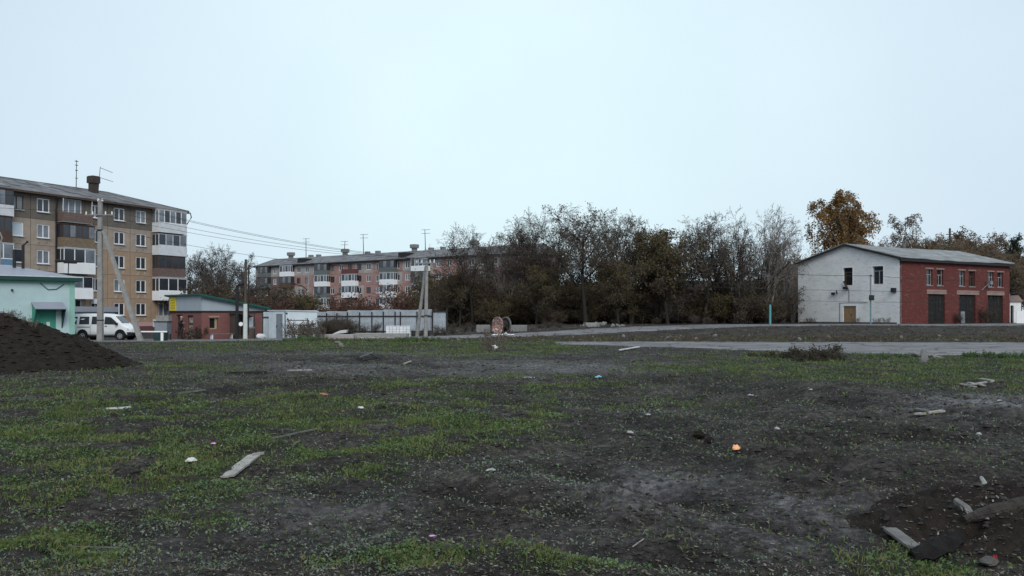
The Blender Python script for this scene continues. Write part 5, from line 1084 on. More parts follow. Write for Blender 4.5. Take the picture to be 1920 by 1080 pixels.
def grow_tree(seed, H_, r0, st):
    rng = random.Random(seed); big = []; fine = []; leafpts = []
    nl = st['levels']
    def rv(s): return Vector((rng.gauss(0, s), rng.gauss(0, s), rng.gauss(0, s)))
    def br(p, d, L, r, lv):
        ns = st['seg'][lv]; pts = [p.copy()]; rads = [r]; dirs = [d.copy()]
        for i in range(ns):
            d = (d+rv(st['jit'][lv])+Vector((0, 0, st['trop'][lv]))).normalized(); p = p+d*(L/ns); pts.append(p.copy()); dirs.append(d.copy()); rads.append(max(r*(1-(i+1)/ns*(1-st['end'][lv])), st['rmin']))
        (big if lv <= st['biglv'] else fine).append(([tuple(q) for q in pts], rads))
        if lv >= st['leaflv']:
            for q in pts[1:]:
                pr = st['leaf'](q.z/H_, rng)
                m = int(pr)+(1 if rng.random() < pr-int(pr) else 0)
                for _ in range(m):
                    v = rv(st['lspread']); leafpts.append((q.x+v.x, q.y+v.y, q.z+v.z-abs(v.z)*st.get('drp', 0)))
        if lv < nl:
            nc = st['n'][lv]
            for c in range(nc):
                t = st['start'][lv]+(1-st['start'][lv])*(c+rng.random())/nc; f = t*ns; i = min(int(f), ns-1); q = pts[i]+(pts[i+1]-pts[i])*(f-i) if False else Vector(pts[i]).lerp(Vector(pts[i+1]), f-i)
                dd = dirs[min(i+1, ns)]
                ax_ = dd.cross(rv(1)).normalized() if lv > 0 else Vector((math.cos(c*2.4+rng.random()), math.sin(c*2.4+rng.random()), 0)).cross(Vector((0, 0, 1))).normalized()
                an = R(rng.uniform(*st['ang'][lv])); nd = Matrix.Rotation(an, 3, ax_) @ dd
                Lc = L*st['ratio'][lv]*(1-st['taperlen'][lv]*t)*rng.uniform(.7, 1.2); rc = max(rads[i]*st['rr'][lv], st['rmin'])
                br(q, nd, Lc, rc, lv+1)
    for k in range(st.get('stems', 1)):
        a = rng.random()*6.28; sp = st.get('stemspread', 0)
        br(Vector((math.cos(a)*sp*.3, math.sin(a)*sp*.3, -.25)), (Vector((math.cos(a)*sp, math.sin(a)*sp, 1))+rv(.05)).normalized(), H_*st['trunk']*rng.uniform(.8, 1.1), r0, 0)
    return big, fine, leafpts
PROTO = {}
def tree_proto(key, seed, H_, r0, st, bark, twig, leaf, lsize, kb=6, kf=3, droop=0.0):
    big, fine, lp = grow_tree(seed, H_, r0, st); rng = np.random.default_rng(seed)
    V, Fc = tubes_np(big, kb); m1 = np_mesh('trunk', V, Fc, bark, True)
    parts = [('trunk', m1)]
    if fine:
        V, Fc = tubes_np(fine, kf); parts.append(('branches', np_mesh('branches', V, Fc, twig)))
    if lp:
        V, Fc = leaves_np(lp, lsize, rng, droop); parts.append(('crown', np_mesh('crown', V, Fc, leaf)))
    PROTO[key] = parts
def plant(key, name, x, y, sc, rz, label, cat='tree', group=None, zo=0.0, sz=None):
    o = empty(name, (x, y, hz(x, y)+zo), rz, label, cat, group); o.scale = (sc, sc, sz or sc)
    for nm, me in PROTO[key]:
        q = put(nm, me, o)
        if nm != 'trunk': q['kind'] = 'stuff'
    return o
ELM = dict(levels=4, seg=[7, 6, 5, 3, 2], jit=[.05, .13, .2, .25, .3], trop=[.02, .05, .04, .02, 0], end=[.35, .3, .3, .4, .5], rmin=.012, biglv=1, n=[11, 9, 8, 4], start=[.3, .2, .15, .1], ang=[(22, 58), (28, 60), (30, 70), (25, 70)],
           ratio=[.72, .55, .52, .55], taperlen=[.32, .4, .35, .3], rr=[.5, .5, .5, .6], leaflv=3, lspread=.16, trunk=.64, leaf=lambda h, r: (.4 if h < .5 else .14 if h < .75 else .03))
def var(b, **k): d = dict(b); d.update(k); return d
tree_proto('elm1', 1, 13.5, .22, ELM, M['bark'], M['twig'], M['leaf_b'], .15)
tree_proto('elm2', 2, 13.0, .2, var(ELM, stems=2, stemspread=.16, n=[8, 8, 7, 3]), M['bark'], M['twig'], M['leaf_b'], .15)
tree_proto('elm3', 3, 12.0, .2, var(ELM, leaf=lambda h, r: .8 if h < .7 else .35), M['bark'], M['twig'], M['leaf_o'], .15)
tree_proto('elm4', 5, 12.0, .2, var(ELM, n=[11, 8, 7, 4], leaf=lambda h, r: 1.2), M['bark'], M['twig_p'], M['leaf_gb'], .17)
tree_proto('bare', 12, 14.5, .24, var(ELM, n=[9, 9, 8, 5], start=[.4, .2, .15, .1], ang=[(28, 60), (28, 60), (30, 70), (25, 70)], leaf=lambda h, r: .5 if h < .6 else .18), M['bark'], M['twig'], M['leaf_b'], .14)
tree_proto('whip1', 21, 13.0, .15, var(ELM, stems=3, stemspread=.2, n=[8, 7, 6, 2], ang=[(15, 38), (18, 42), (20, 45), (20, 50)], trop=[.02, .08, .06, .03, 0], start=[.2, .15, .15, .1], ratio=[.62, .55, .5, .5], leaf=lambda h, r: .10, rmin=.010), M['bark_p'], M['twig_p'], M['leaf_b'], .12)
tree_proto('whip2', 22, 12.5, .14, var(ELM, stems=4, stemspread=.26, n=[7, 6, 6, 2], ang=[(15, 38), (18, 42), (20, 45), (20, 50)], trop=[.02, .08, .06, .03, 0], start=[.2, .15, .15, .1], ratio=[.62, .55, .5, .5], leaf=lambda h, r: .25 if h < .6 else .06, rmin=.010), M['bark'], M['twig'], M['leaf_b'], .12)
BIRCH = dict(levels=3, seg=[9, 6, 7, 5], jit=[.03, .10, .14, .12], trop=[.03, .0, -.34, -.5], end=[.25, .3, .4, .5], rmin=.012, biglv=1, n=[30, 10, 5], start=[.2, .15, .15], ang=[(28, 60), (30, 75), (25, 65)], ratio=[.40, .50, .60], taperlen=[.55, .3, .2], rr=[.4, .5, .6],
             leaflv=2, lspread=.13, trunk=.97, drp=.6, leaf=lambda h, r: 1.5)
tree_proto('birch1', 31, 15.0, .22, var(BIRCH, stems=2, stemspread=.08), M['birchbark'], M['twig'], M['leaf_birch'], .17, droop=.5)
tree_proto('birch2', 32, 13.0, .18, var(BIRCH, n=[26, 9, 5], leaf=lambda h, r: .8), M['birchbark'], M['twig'], M['leaf_gb'], .15, droop=.5)
SHRUB = dict(levels=3, seg=[5, 4, 3, 2], jit=[.12, .2, .25, .3], trop=[.03, .04, .02, 0], end=[.35, .35, .4, .5], rmin=.010, biglv=0, n=[7, 6, 4], start=[.15, .1, .1], ang=[(25, 60), (25, 65), (25, 70)], ratio=[.5, .5, .5], taperlen=[.4, .35, .3], rr=[.55, .55, .6], leaflv=2, lspread=.14, trunk=.85, stems=9, stemspread=.5, leaf=lambda h, r: .75)
tree_proto('shrub1', 41, 5.0, .05, SHRUB, M['bark'], M['twig'], M['leaf_b'], .14, kb=4)
tree_proto('shrub2', 42, 5.0, .05, var(SHRUB, leaf=lambda h, r: 1.2), M['bark'], M['twig'], M['leaf_o'], .14, kb=4)
tree_proto('shrub3', 43, 4.0, .04, var(SHRUB, leaf=lambda h, r: .3), M['bark'], M['twig_r'], M['leaf_r'], .15, kb=4)
tree_proto('shrub4', 44, 3.5, .035, var(SHRUB, leaf=lambda h, r: .15, stems=12, rmin=.007), M['bark'], M['twig'], M['leaf_b'], .12, kb=4)
tree_proto('shrub5', 45, 4.5, .05, var(SHRUB, leaf=lambda h, r: 2.0), M['bark'], M['twig'], M['leaf_y'], .15, kb=4)
PINE = dict(levels=2, seg=[8, 5, 3], jit=[.03, .12, .2], trop=[.03, .03, .05], end=[.3, .3, .5], rmin=.02, biglv=1, n=[16, 8], start=[.62, .3], ang=[(55, 85), (30, 70)], ratio=[.24, .45], taperlen=[.2, .3], rr=[.35, .5], leaflv=1, lspread=.22, trunk=.96, leaf=lambda h, r: 7)
tree_proto('pine', 51, 12, .2, PINE, M['bark'], M['twig'], M['needle'], .28)
WEED = dict(levels=2, seg=[4, 3, 2], jit=[.08, .15, .2], trop=[.03, .05, .02], end=[.5, .5, .5], rmin=.004, biglv=0, n=[6, 3], start=[.3, .2], ang=[(20, 50), (25, 60)], ratio=[.4, .5], taperlen=[.3, .3], rr=[.6, .6], leaflv=1, lspread=.03, trunk=.9, stems=10, stemspread=.35, leaf=lambda h, r: .8)
tree_proto('weed1', 61, 1.0, .008, WEED, M['bark_p'], M['twig_p'], M['dryweed'], .055, kb=3)
tree_proto('weed2', 62, 1.0, .009, var(WEED, leaf=lambda h, r: 1.2, stems=9, stemspread=.6, lspread=.05), M['twig'], M['twig'], M['darkweed'], .09, kb=3)
tree_proto('weed3', 63, .6, .006, var(WEED, leaf=lambda h, r: 2.0, stems=12, stemspread=.6), M['twig'], M['twig'], M['weed'], .06, kb=3)
def P2(px, Y): return ((px-960)/F*Y, Y)
def hgt(top, Y, x): return CAM_H+(590-top)/F*Y-hz(x, Y)
def place_trees():
    rnd = random.Random(77)
    HT = {'elm1': 13.5, 'elm2': 13.0, 'elm3': 12, 'bare': 14.5, 'whip1': 13, 'whip2': 12.5, 'birch1': 15, 'birch2': 13, 'pine': 12}
    real = {}
    for k, parts in PROTO.items():
        zz = []
        for nm, me in parts:
            a = np.empty(len(me.vertices)*3, dtype=np.float32); me.vertices.foreach_get('co', a); zz.append(a[2::3].max())
        real[k] = max(zz)
    def tr(key, px, top, Y, name, label, group=None, wide=1.0, cat='tree'):
        x, y = P2(px, Y); h = hgt(top, Y, x); sc = h/real[key]
        o = plant(key, name, x, y, sc, rnd.uniform(0, 6.28), label, cat, group); o.scale = (sc*wide, sc*wide, sc); return o
    G = 'bare trees along the track'
    ROWL = {886: 'bare tree rising behind the mossy concrete block left of the cable drum', 915: 'bare tree rising straight behind the cable drum', 975: 'bare tree behind the grey concrete block right of the cable drum', 1032: 'bare tree standing behind the low brown brush heap', 1158: 'bare tree behind the far end of the rubble heap',
            1062: 'low bare tree between the brush heap and the tallest forked tree', 1130: 'low bare tree behind the rubble heap beside the tallest forked tree', 1352: 'bare tree in front of the middle windows of the long brick house', 1318: 'bare tree in front of the end window of the long brick house', 1285: 'bare tree at the end wall of the long brick house'}
    LB = 'dark bare tree with a few brown leaves in the row behind the track'
    for key, px, top, Y in (('elm2', 886, 420, 96), ('elm1', 915, 432, 103), ('elm1', 975, 408, 97), ('elm2', 1012, 394, 101), ('elm1', 1032, 402, 97), ('elm1', 1158, 398, 100), ('elm2', 1185, 388, 96), ('elm1', 1215, 402, 102), ('elm1', 1318, 396, 97), ('elm2', 1352, 402, 101), ('elm1', 1285, 432, 104), ('elm2', 1130, 452, 106), ('elm1', 1062, 462, 104)):
        lab = ROWL.get(px); tr(key, px, top, Y, 'bare_tree', lab or LB, None if lab else G)
    tr('bare', 1098, 374, 90, 'bare_tree', 'tallest open-crowned bare tree with a clear forked trunk in the row')
    for px, top, Y in ((1252, 418, 96), (1235, 440, 99), (1005, 490, 92), (862, 500, 95), (1160, 480, 91)): tr('elm3', px, top, Y, 'leafy_tree', {1252: 'tallest olive-leaved tree in the row, left of the long brick house', 1235: 'shorter olive-leaved tree touching the tallest olive-leaved tree', 1005: 'low olive-leaved tree behind the brush heap', 862: 'olive-leaved tree just beyond the fence gate', 1160: 'low olive-leaved tree behind the rubble heap'}[px])
    for key, px, top, Y in (('whip2', 1392, 378, 97), ('whip2', 1416, 384, 101), ('whip1', 1440, 386, 101), ('whip1', 1470, 392, 110), ('whip1', 1488, 425, 114), ('whip2', 1370, 400, 99), ('whip1', 945, 428, 99)):
        tr(key, px, top, Y, 'slender_tree', 'slender many-stemmed bare tree with fine upright grey twigs' if key == 'whip1' else 'slender many-stemmed bare tree with fine upright dark twigs', 'slender bare trees ' + ('grey' if key == 'whip1' else 'dark'))
    tr('birch1', 1618, 356, 122, 'birch_tree', 'large weeping birch with orange-brown leaves behind the white gable', wide=1.12)
    tr('birch2', 1692, 398, 130, 'birch_tree', 'smaller greyish birch with thin leaves beside the orange birch', wide=1.1)
    for key, px, top, Y, lab in (('elm4', 1738, 438, 135, 'rusty brown tree behind the ridge of the pale roof'), ('elm1', 1765, 440, 150, 'bare tree left of the wooden pole behind the pale roof')): tr(key, px, top, Y, 'background_tree', lab)
    for px, top, Y in ((1800, 425, 140), (1835, 436, 130), (1862, 452, 138), (1815, 450, 125), (1905, 478, 132), (1880, 470, 126), (1845, 470, 120), (1925, 470, 140), (1790, 450, 145), (1710, 448, 142), (1660, 452, 140), (1750, 452, 128), (1775, 458, 126), (1830, 462, 118), (1868, 478, 119), (1895, 488, 122), (1915, 495, 121), (1640, 455, 135)): tr(rnd.choice(['elm4', 'elm4', 'elm1', 'elm4']), px, top, Y, 'background_tree', 'brownish bare tree in the thicket behind the red building', 'trees behind the red building', 1.15)
    tr('pine', 1895, 436, 132, 'pine_tree', 'dark pine with a small flat crown above the thicket', wide=.6)
    for px, top, Y in ((1505, 468, 124), (1490, 478, 120)): tr('shrub5', px, top, Y, 'yellow_shrub', 'yellow leaved shrub beside the left edge of the white gable', 'yellow shrubs', cat='shrub')
    for key, px, top, Y in (('elm1', 385, 465, 118), ('elm2', 432, 456, 122), ('elm1', 455, 470, 116), ('elm2', 352, 468, 128), ('elm1', 410, 500, 112), ('elm2', 365, 505, 115), ('elm1', 470, 520, 112)):
        tr(key, px, top, Y, 'bare_tree', 'bare tree in the clump between the tan block and the distant pink block', 'bare clump behind the kiosk')
    for key, px, top, Y in (('shrub1', 350, 535, 108), ('shrub1', 395, 530, 106), ('shrub1', 440, 528, 108), ('shrub2', 535, 535, 128), ('shrub2', 560, 545, 120), ('shrub1', 505, 530, 118), ('shrub3', 490, 545, 108), ('shrub1', 470, 540, 110), ('shrub1', 420, 545, 100)):
        tr(key, px, top, Y, 'shrub', {'shrub1': 'brown leafless shrub behind the kiosk roof', 'shrub2': 'olive yellow shrub behind the metal shed', 'shrub3': 'russet shrub behind the kiosk roof end'}[key], 'shrubs behind the kiosk ' + key, 1.3, cat='shrub')
    for px, top, Y in ((640, 542, 118), (662, 556, 112), (690, 562, 116), (622, 566, 110), (715, 568, 112), (762, 530, 125), (782, 540, 120), (745, 562, 118), (600, 570, 112)): tr('shrub3', px, top, Y, 'shrub', 'russet leaved shrub between the sheet fence and the pink block', 'russet shrubs behind the fence', 1.25, cat='shrub')
    for px, top, Y in ((832, 505, 112), (850, 520, 105), (815, 545, 108)): tr('shrub2', px, top, Y, 'shrub', 'olive shrub behind the fence gate', 'olive shrubs behind the gate', 1.2, cat='shrub')
    # undergrowth under the row
    k = 0
    for px in range(848, 1462, 20):
        for Y, t0 in ((92, 566), (99, 532), (107, 515)):
            if Y == 92 and rnd.random() < .62: continue
            p = px+rnd.uniform(-9, 9); top = t0+rnd.uniform(-14, 22)+(16 if p > 1290 else 0)
            if Y == 92: top += rnd.choice([0, 12, 28])
            key = rnd.choice(['shrub1', 'shrub1', 'shrub2', 'shrub4', 'shrub1'])
            tr(key, p, top, Y+rnd.uniform(-2.5, 2.5), 'undergrowth_shrub', {'shrub1': 'brown tangled shrub under the row of bare trees', 'shrub2': 'olive tangled shrub under the row of bare trees', 'shrub4': 'leafless twiggy shrub under the row of bare trees'}[key], 'undergrowth ' + key, 1.2, cat='shrub')
    for px, top, Y in ((1030, 600, 80), (1050, 603, 80), (1015, 606, 79)): tr('shrub4', px, top, Y, 'dry_shrub', 'low brown brush heap right of the cable drum', 'brush heap', 2.2, cat='shrub')
    for px, top, Y in ((645, 585, 72.5), (632, 592, 71.5), (660, 590, 73), (615, 590, 72.5), (700, 600, 72.5), (845, 600, 73), (825, 605, 71), (870, 600, 75), (805, 612, 68), (790, 612, 68), (815, 616, 67.5), (885, 605, 76), (605, 588, 73), (622, 586, 73.3), (640, 594, 70), (655, 598, 71), (680, 604, 72), (835, 612, 69), (850, 610, 71), (775, 615, 68.5)): tr('shrub4', px, top, Y, 'dry_shrub', 'dry leafless bush growing in front of the sheet fence', 'dry bushes before the fence', 1.1, cat='shrub')
    for px, Y, h in ((540, 62.8, 1.0), (552, 62.2, 1.5), (563, 62.6, 1.7), (575, 62.9, 1.4), (585, 63.2, 1.6), (570, 61.6, 1.2), (590, 62.4, 1.1), (600, 62.8, .8)):
        x, y = P2(px, Y); plant('weed1', 'dry_weed', x, y, h, rnd.random()*6, 'tall dry weed stems before the metal shed', 'weed', 'dry weeds before the shed')
    x, y = P2(931, 42.5); plant('weed1', 'dry_weed', x, y, 1.35, 1, 'tall dead branching weed standing in the grass before the drum', 'weed')
    x, y = P2(915, 42); plant('weed1', 'dry_weed', x, y, .7, 2, 'low dead weed beside the tall dead weed', 'weed')
    for px, Y, h in ((1486, 36, .55), (1502, 35.5, .7), (1520, 34.5, .5), (1532, 35.8, .6), (1546, 36.3, .85), (1556, 35, .6), (1465, 35.5, .45), (1570, 34.2, .45), (1500, 33.8, .45), (1440, 36.5, .4), (1410, 36.8, .35), (1538, 33.4, .4)):
        x, y = P2(px, Y); plant('weed2', 'dark_weed', x, y, h, rnd.random()*6, 'dark withered leafy weed at the near edge of the road', 'weed', 'withered weeds by the road')
    for px, Y, h in ((1645, 35, .45), (1655, 35.5, .4), (1820, 36, .5), (1840, 36, .6), (1900, 35.5, .6), (1915, 35.2, .6), (1870, 36, .45), (1690, 35.8, .4)):
        x, y = P2(px, Y); plant('weed3', 'green_weed', x, y, h*1.4, rnd.random()*6, 'green bushy weed clump along the near road edge', 'weed', 'green weeds by the road')
    for px, Y, h in ((560, 59, .5), (580, 58.5, .6), (610, 58, .5), (700, 56, .5), (760, 56, .6), (790, 57, .6), (740, 55, .4), (650, 56.5, .4), (540, 58, .5), (820, 57, .5), (600, 60, .6), (575, 60.5, .7)):
        x, y = P2(px, Y); plant('weed3', 'green_weed', x, y, h*1.6, rnd.random()*6, 'green weed clump on the verge before the concrete slabs', 'weed', 'green weeds before the slabs')
    for px, Y in ((18, 29.5), (30, 30.2), (48, 30.0), (62, 29.6)):
        x, y = P2(px, Y); o = plant('weed1', 'dry_weed', x, y, .35, rnd.random()*6, 'small dry tuft of sod on top of the tall soil heap', 'weed', 'sod tufts on the heap'); o.location.z = hs(x, y)-.03
    # dark bush at the kiosk door and dry bushes at the red wall
    x, y = kl(-.7, .25); plant('weed2', 'dark_bush', x, y, 1.35, 1, 'dark low bush beside the kiosk door', 'shrub')
    for px, h in ((1791, 1.7), (1842, 2.6), (1732, .7)):
        C, th = GAR[4], GAR[3]; xx = GAR[1](px); wx, wy = C[0]+math.cos(th)*xx+math.sin(th)*.7, C[1]+math.sin(th)*xx-math.cos(th)*.7
        plant('shrub4', 'dry_shrub', wx, wy, h/4.2, rnd.random()*6, 'dry reddish bush growing against the red brick wall', 'shrub', 'bushes at the red wall')
    for px in (1521, 1530, 1610, 1650, 1668): 
        C, th = GAR[4], GAR[3]; yy = GAR[2](px); wx, wy = C[0]-math.sin(th)*yy-math.cos(th)*.5, C[1]+math.cos(th)*yy-math.sin(th)*.5
        plant('weed1', 'dry_weed', wx, wy, .8, rnd.random()*6, 'low dry weed at the foot of the white gable', 'weed', 'weeds at the gable foot')
place_trees()
# ------------------------------------------------------------------ soil heaps
def heap(name, fn, cx, cy, rx, ry, label, n):
    g = np.linspace(-1.2, 1.2, n); U, W = np.meshgrid(g, g); x = cx+U*rx; y = cy+W*ry
    Z = H(x, y)+fn(x, y)
    idx = np.arange(n*n).reshape(n, n); Fc = np.stack([idx[:-1, :-1], idx[:-1, 1:], idx[1:, 1:], idx[1:, :-1]], -1).reshape(-1, 4)
    me = np_mesh(name, np.stack([x-cx, y-cy, Z], -1).reshape(-1, 3), Fc, M['soil'], True); return tag(put(name, me, None, (cx, cy, 0)), label, 'soil heap')
heap('soil_heap', heap_a, -19.3, 29.8, 6.8, 5.2, 'tall dark heap of dug soil before the mint building', 180)
heap('soil_heap', heap_b, 4.4, 7.45, 1.5, 1.3, 'low dark mound of dug soil holding logs and boards', 150)
def soil_z(x, y): return 0
# ------------------------------------------------------------------ scattered litter
def lay(px, py):
    z = 0.0
    for _ in range(6): x, y = gd(px, py, z); z = .5*z+.5*hs(x, y)
    return x, y, hs(x, y)
def plank(name, p0, p1, wd, th, mt, label, cat='plank', lift=.02, jag=False, lift2=None):
    x0, y0, z0 = lay(*p0); x1, y1, z1 = lay(*p1)
    z0 += lift; z1 += lift if lift2 is None else lift2
    a = Vector((x0, y0, z0)); b = Vector((x1, y1, z1)); d = b-a; ln = d.length; rn = random.Random(int(p0[0]))
    mb = MB(); n = 6
    V = []
    for i in range(n+1):
        t = i/n; wj = wd/2*(1+(rn.uniform(-.12, .12) if jag else 0)); ex = (rn.uniform(-.06, .06) if jag and i in (0, n) else 0)
        V += [(ln*t+ex, -wj, -min(.012, th*.5)), (ln*t-ex, wj, -min(.012, th*.5)), (ln*t-ex, wj, th*.6), (ln*t+ex, -wj, th*.6)]
    Fc = [(0, 1, 2, 3), (4*n+3, 4*n+2, 4*n+1, 4*n)]
    for i in range(n):
        for k in range(4): Fc.append((4*i+k, 4*i+4+k, 4*i+4+(k+1) % 4, 4*i+(k+1) % 4))
    o = mb.add(V, Fc).build(name, mt, None, a, rot=Vector((1, 0, 0)).rotation_difference(d.normalized()).to_euler()); return tag(o, label, cat)
def scrap(px, py, size, mt, label, cat, seed, flat=.35, nm='scrap'):
    x, y, z = lay(px, py); rn = random.Random(seed); n = 9; V = []; Fc = []
    for ring, rr, hh in ((0, 1.0, -.015), (1, .95, .12), (2, .55, .3)):
        for i in range(n): an = 2*math.pi*i/n; r = size*rr*(.75+.45*rn.random()); V.append((r*math.cos(an), r*math.sin(an)*.7, size*flat*hh*(1+rn.uniform(-.3, .6))*2))
    V.append((0, 0, size*flat*.75))
    for k in (0, 1): Fc += [(k*n+i, k*n+(i+1) % n, (k+1)*n+(i+1) % n, (k+1)*n+i) for i in range(n)]
    Fc += [(2*n+i, 2*n+(i+1) % n, 3*n) for i in range(n)]; Fc.append(tuple(reversed(range(n))))
    return tag(MB().add(V, Fc).build(nm, mt, None, (x, y, z+.012+size*.12), rot=(0, 0, rn.random()*3)), label, cat)
plank('beam', (424, 701), (498, 700), .16, .13, M['dwood'], 'dark squared timber beam lying beyond the grass', 'beam', .0)
plank('plank', (540, 697), (584, 694), .13, .05, M['pwood'], 'short pale plank near the dark beam', 'plank')
plank('white_stick', (198, 769.5), (245, 767), .045, .03, M['paper'], 'white painted stick lying at the edge of the green grass', 'stick', .03)
plank('plank', (426, 897), (478, 859), .15, .02, M['pwood'], 'pale weathered board lying in the clover', 'board', .02, True, .04)
plank('splinter', (474, 862), (494, 859), .03, .03, M['pwood'], 'pale splinter at the end of the weathered board', 'stick', .06)
plank('branch', (511, 825), (601, 806), .022, .02, M['gwood'], 'thin grey branch lying in the grass', 'branch', .03, True)
plank('plank', (1163, 659), (1197, 653), .14, .05, M['paper'], 'whitish plank lying just before the road', 'plank', .06)
plank('plank', (1720, 783), (1768, 776), .1, .03, M['pwood'], 'pale split board beside the grey board on bare soil', 'board', .06, True, .05)
plank('plank', (1716, 771), (1738, 774), .12, .03, M['gwood'], 'grey board beside the pale split board on bare soil', 'board', .03)
plank('plank', (1668, 1001), (1718, 1036), .11, .018, M['gwood'], 'grey wet board sliding off the dug soil mound', 'board', .02, True, .03)
plank('branch', (340, 737), (385, 733), .05, .04, M['gwood'], 'grey stick on bare soil beyond the green grass', 'stick', .02)
plank('strip', (970, 710), (1002, 711), .08, .02, M['paper'], 'thin white strip on bare soil', 'strip', .03)
plank('branch', (1186, 1029), (1207, 1014), .006, .006, M['pwood'], 'short bent pale twig on the wet soil', 'twig', .015)
plank('branch', (120, 1028), (225, 1034), .006, .006, M['gwood'], 'long dry stalk on the foreground soil', 'stalk', .03)
for i, (a, b) in enumerate((((1800, 722), (1830, 728)), ((1815, 719), (1845, 727)), ((1822, 728), (1860, 721)), ((1838, 718), (1862, 722)))): plank('pallet_slat', a, b, .09, .03, M['pwood'], 'broken pale pallet slat lying at the edge of the green verge', 'slat', .03+.025*i)['group'] = 'broken pallet slats'
for i, (a, b, c) in enumerate((((668, 674), (690, 678), 0), ((680, 680), (712, 675), .05), ((694, 672), (714, 680), .1), ((676, 677), (700, 672), .12))): plank('stick', a, b, .06, .05, M['dwood'] if i != 3 else M['gwood'], 'dark broken stick on the little wood pile on bare soil', 'stick', .03+c, True)['group'] = 'sticks on the little wood pile'
plank('stick', (757, 684), (770, 679), .09, .04, M['pwood'], 'pale chip of wood right of the little wood pile', 'stick', .05)
scrap(676, 767, .1, M['paper'], 'white torn wrapper in the grass', 'litter', 1, .3); scrap(358, 867, .075, M['paper'], 'crumpled white paper in the clover left of the board', 'litter', 2, .5); scrap(400, 836, .05, M['pinkpaper'], 'small pale pink scrap in the grass', 'litter', 3)
scrap(605, 742, .13, M['brickred'], 'broken piece of red brick', 'brick', 4, .4); scrap(1122, 708, .13, M['bluebag'], 'small blue plastic scrap on bare soil', 'litter', 5, .4); scrap(1380, 847, .075, M['peach'], 'peach orange foam lump on dark soil', 'litter', 6, .8)
scrap(810, 1007, .033, M['pinkpaper'], 'pink paper petal in the foreground soil', 'litter', 7, .3)
x, y = P2(926, 41.5)
scrap(927, 656, .28, M['paper'], 'white crumpled bag below the tall dead weed', 'bag', 8, .8)
for i, (px, py) in enumerate(((1408, 746), (1835, 818), (1457, 808), (1215, 780), (1181, 815), (1520, 730), (1875, 757), (920, 885))):
    scrap(px, py, .05*9/ (2910/(py-590))**0 *(.6+ .02*(2910/(py-590)))*.1+.02, mat('dirty scrap', (.36, .355, .34), (.24, .235, .225)), 'tiny dirty white scrap lying on the bare soil', 'litter', 20+i, .5)['group'] = 'tiny white scraps'
# timber on the right mound
def mound_z(x, y):
    dg = bpy.context.evaluated_depsgraph_get(); return None
def mound_bits():
    def mz(px, py, e): x, y, z = lay(px, py); return Vector((x, y, z+e))
    a = mz(1806, 988, .03); b = mz(1935, 948, .0); b.z = a.z+.13; rn = random.Random(3); pts = []; rds = []
    for i in range(13):
        t = i/12; pts.append(a.lerp(b, t)+Vector((0, rn.uniform(-.012, .012), rn.uniform(-.012, .012)))); rds.append((.035+.03*min(1, t*2.5))*rn.uniform(.86, 1.12))
    o = MB().tube(pts, rds, 10).build('log', mat('log bark', (.05, .042, .035), (.02, .017, .015), scale=9, bump=1.0, bscale=40), None, smooth=False); tag(o, 'thick dark log resting on the dug soil mound', 'log')
    for k, (p, q, w_, lab) in enumerate((((1793, 958), (1830, 990), .035, 'splintered pale stump of wood sticking from the mound'), ((1840, 912), (1862, 948), .025, 'pale split stick lying across the mound top'))):
        a = mz(*p, .09); b = mz(*q, .05); d = (b-a).normalized(); sdv = Vector((d.y, -d.x, 0)).normalized()
        mb = MB().tube([a, a.lerp(b, .5)+Vector((0, 0, .015)), b], [w_*.8, w_, w_*.3], 6); mb.tube([a.lerp(b, .35), b+sdv*.05+Vector((0, 0, .02))], [w_*.6, .006], 5).tube([a.lerp(b, .5), b-sdv*.04+Vector((0, 0, .03))], [w_*.5, .005], 5).tube([a.lerp(b, .2), a.lerp(b, .75)+sdv*.07+Vector((0, 0, .03))], [w_*.4, .004], 5)
        tag(mb.build('broken_branch', M['gwood'] if k == 0 else M['pwood'], None), lab, 'branch')
    a = mz(1708, 1052, .02); b = mz(1806, 1018, .05)
    n = 9; V = []; Fc = []
    for i in range(n+1):
        t = i/n; p = a.lerp(b, t); wdt = .11*math.sin(math.pi*(.12+.8*t))+.02
        for j in range(5):
            s = (j-2)/2; V.append((p.x-s*wdt*.25, p.y+s*wdt, p.z+.05*(1-s*s)+.015*math.sin(i*2.1+j)))
    for i in range(n):
        for j in range(4): Fc.append((i*5+j, i*5+j+1, i*5+6+j, i*5+5+j))
    o = MB().add(V, Fc).build('bark_slab', mat('black bark', (.014, .012, .011), (.008, .007, .0065), scale=9, bump=.8, spec=.1), None); sl = o.modifiers.new('sol', 'SOLIDIFY'); sl.thickness = .02; tag(o, 'curled black slab of bark at the foot of the soil mound', 'bark')
    scrap(1852, 1060, .1, mat('dirty rag', (.09, .082, .075), (.05, .046, .042), scale=14, bump=.8), 'crumpled grey rag at the foot of the mound', 'rag', 31, .45); scrap(1866, 1056, .025, mat('red rag', (.3, .02, .03)), 'small red rag on the grey rag', 'rag', 32, 2.2); scrap(1662, 966, .03, M['dwood'], 'upright dark shard at the mound edge', 'stone', 33, 1.6)
    rnd = random.Random(6)
    for k in range(10):
        px, py = rnd.uniform(1690, 1910), rnd.uniform(920, 1060); scrap(px, py, rnd.uniform(.012, .022), M['gwood'], 'small pale stone in the dug soil mound', 'stone', 60+k, .9)['group'] = 'stones in the mound'
    scrap(1310, 822, .13, M['soil'], 'dark clod of turned soil', 'clod', 71, .9); scrap(1330, 830, .1, M['soil'], 'small dark clod beside the larger clod', 'clod', 72, .8)
mound_bits()
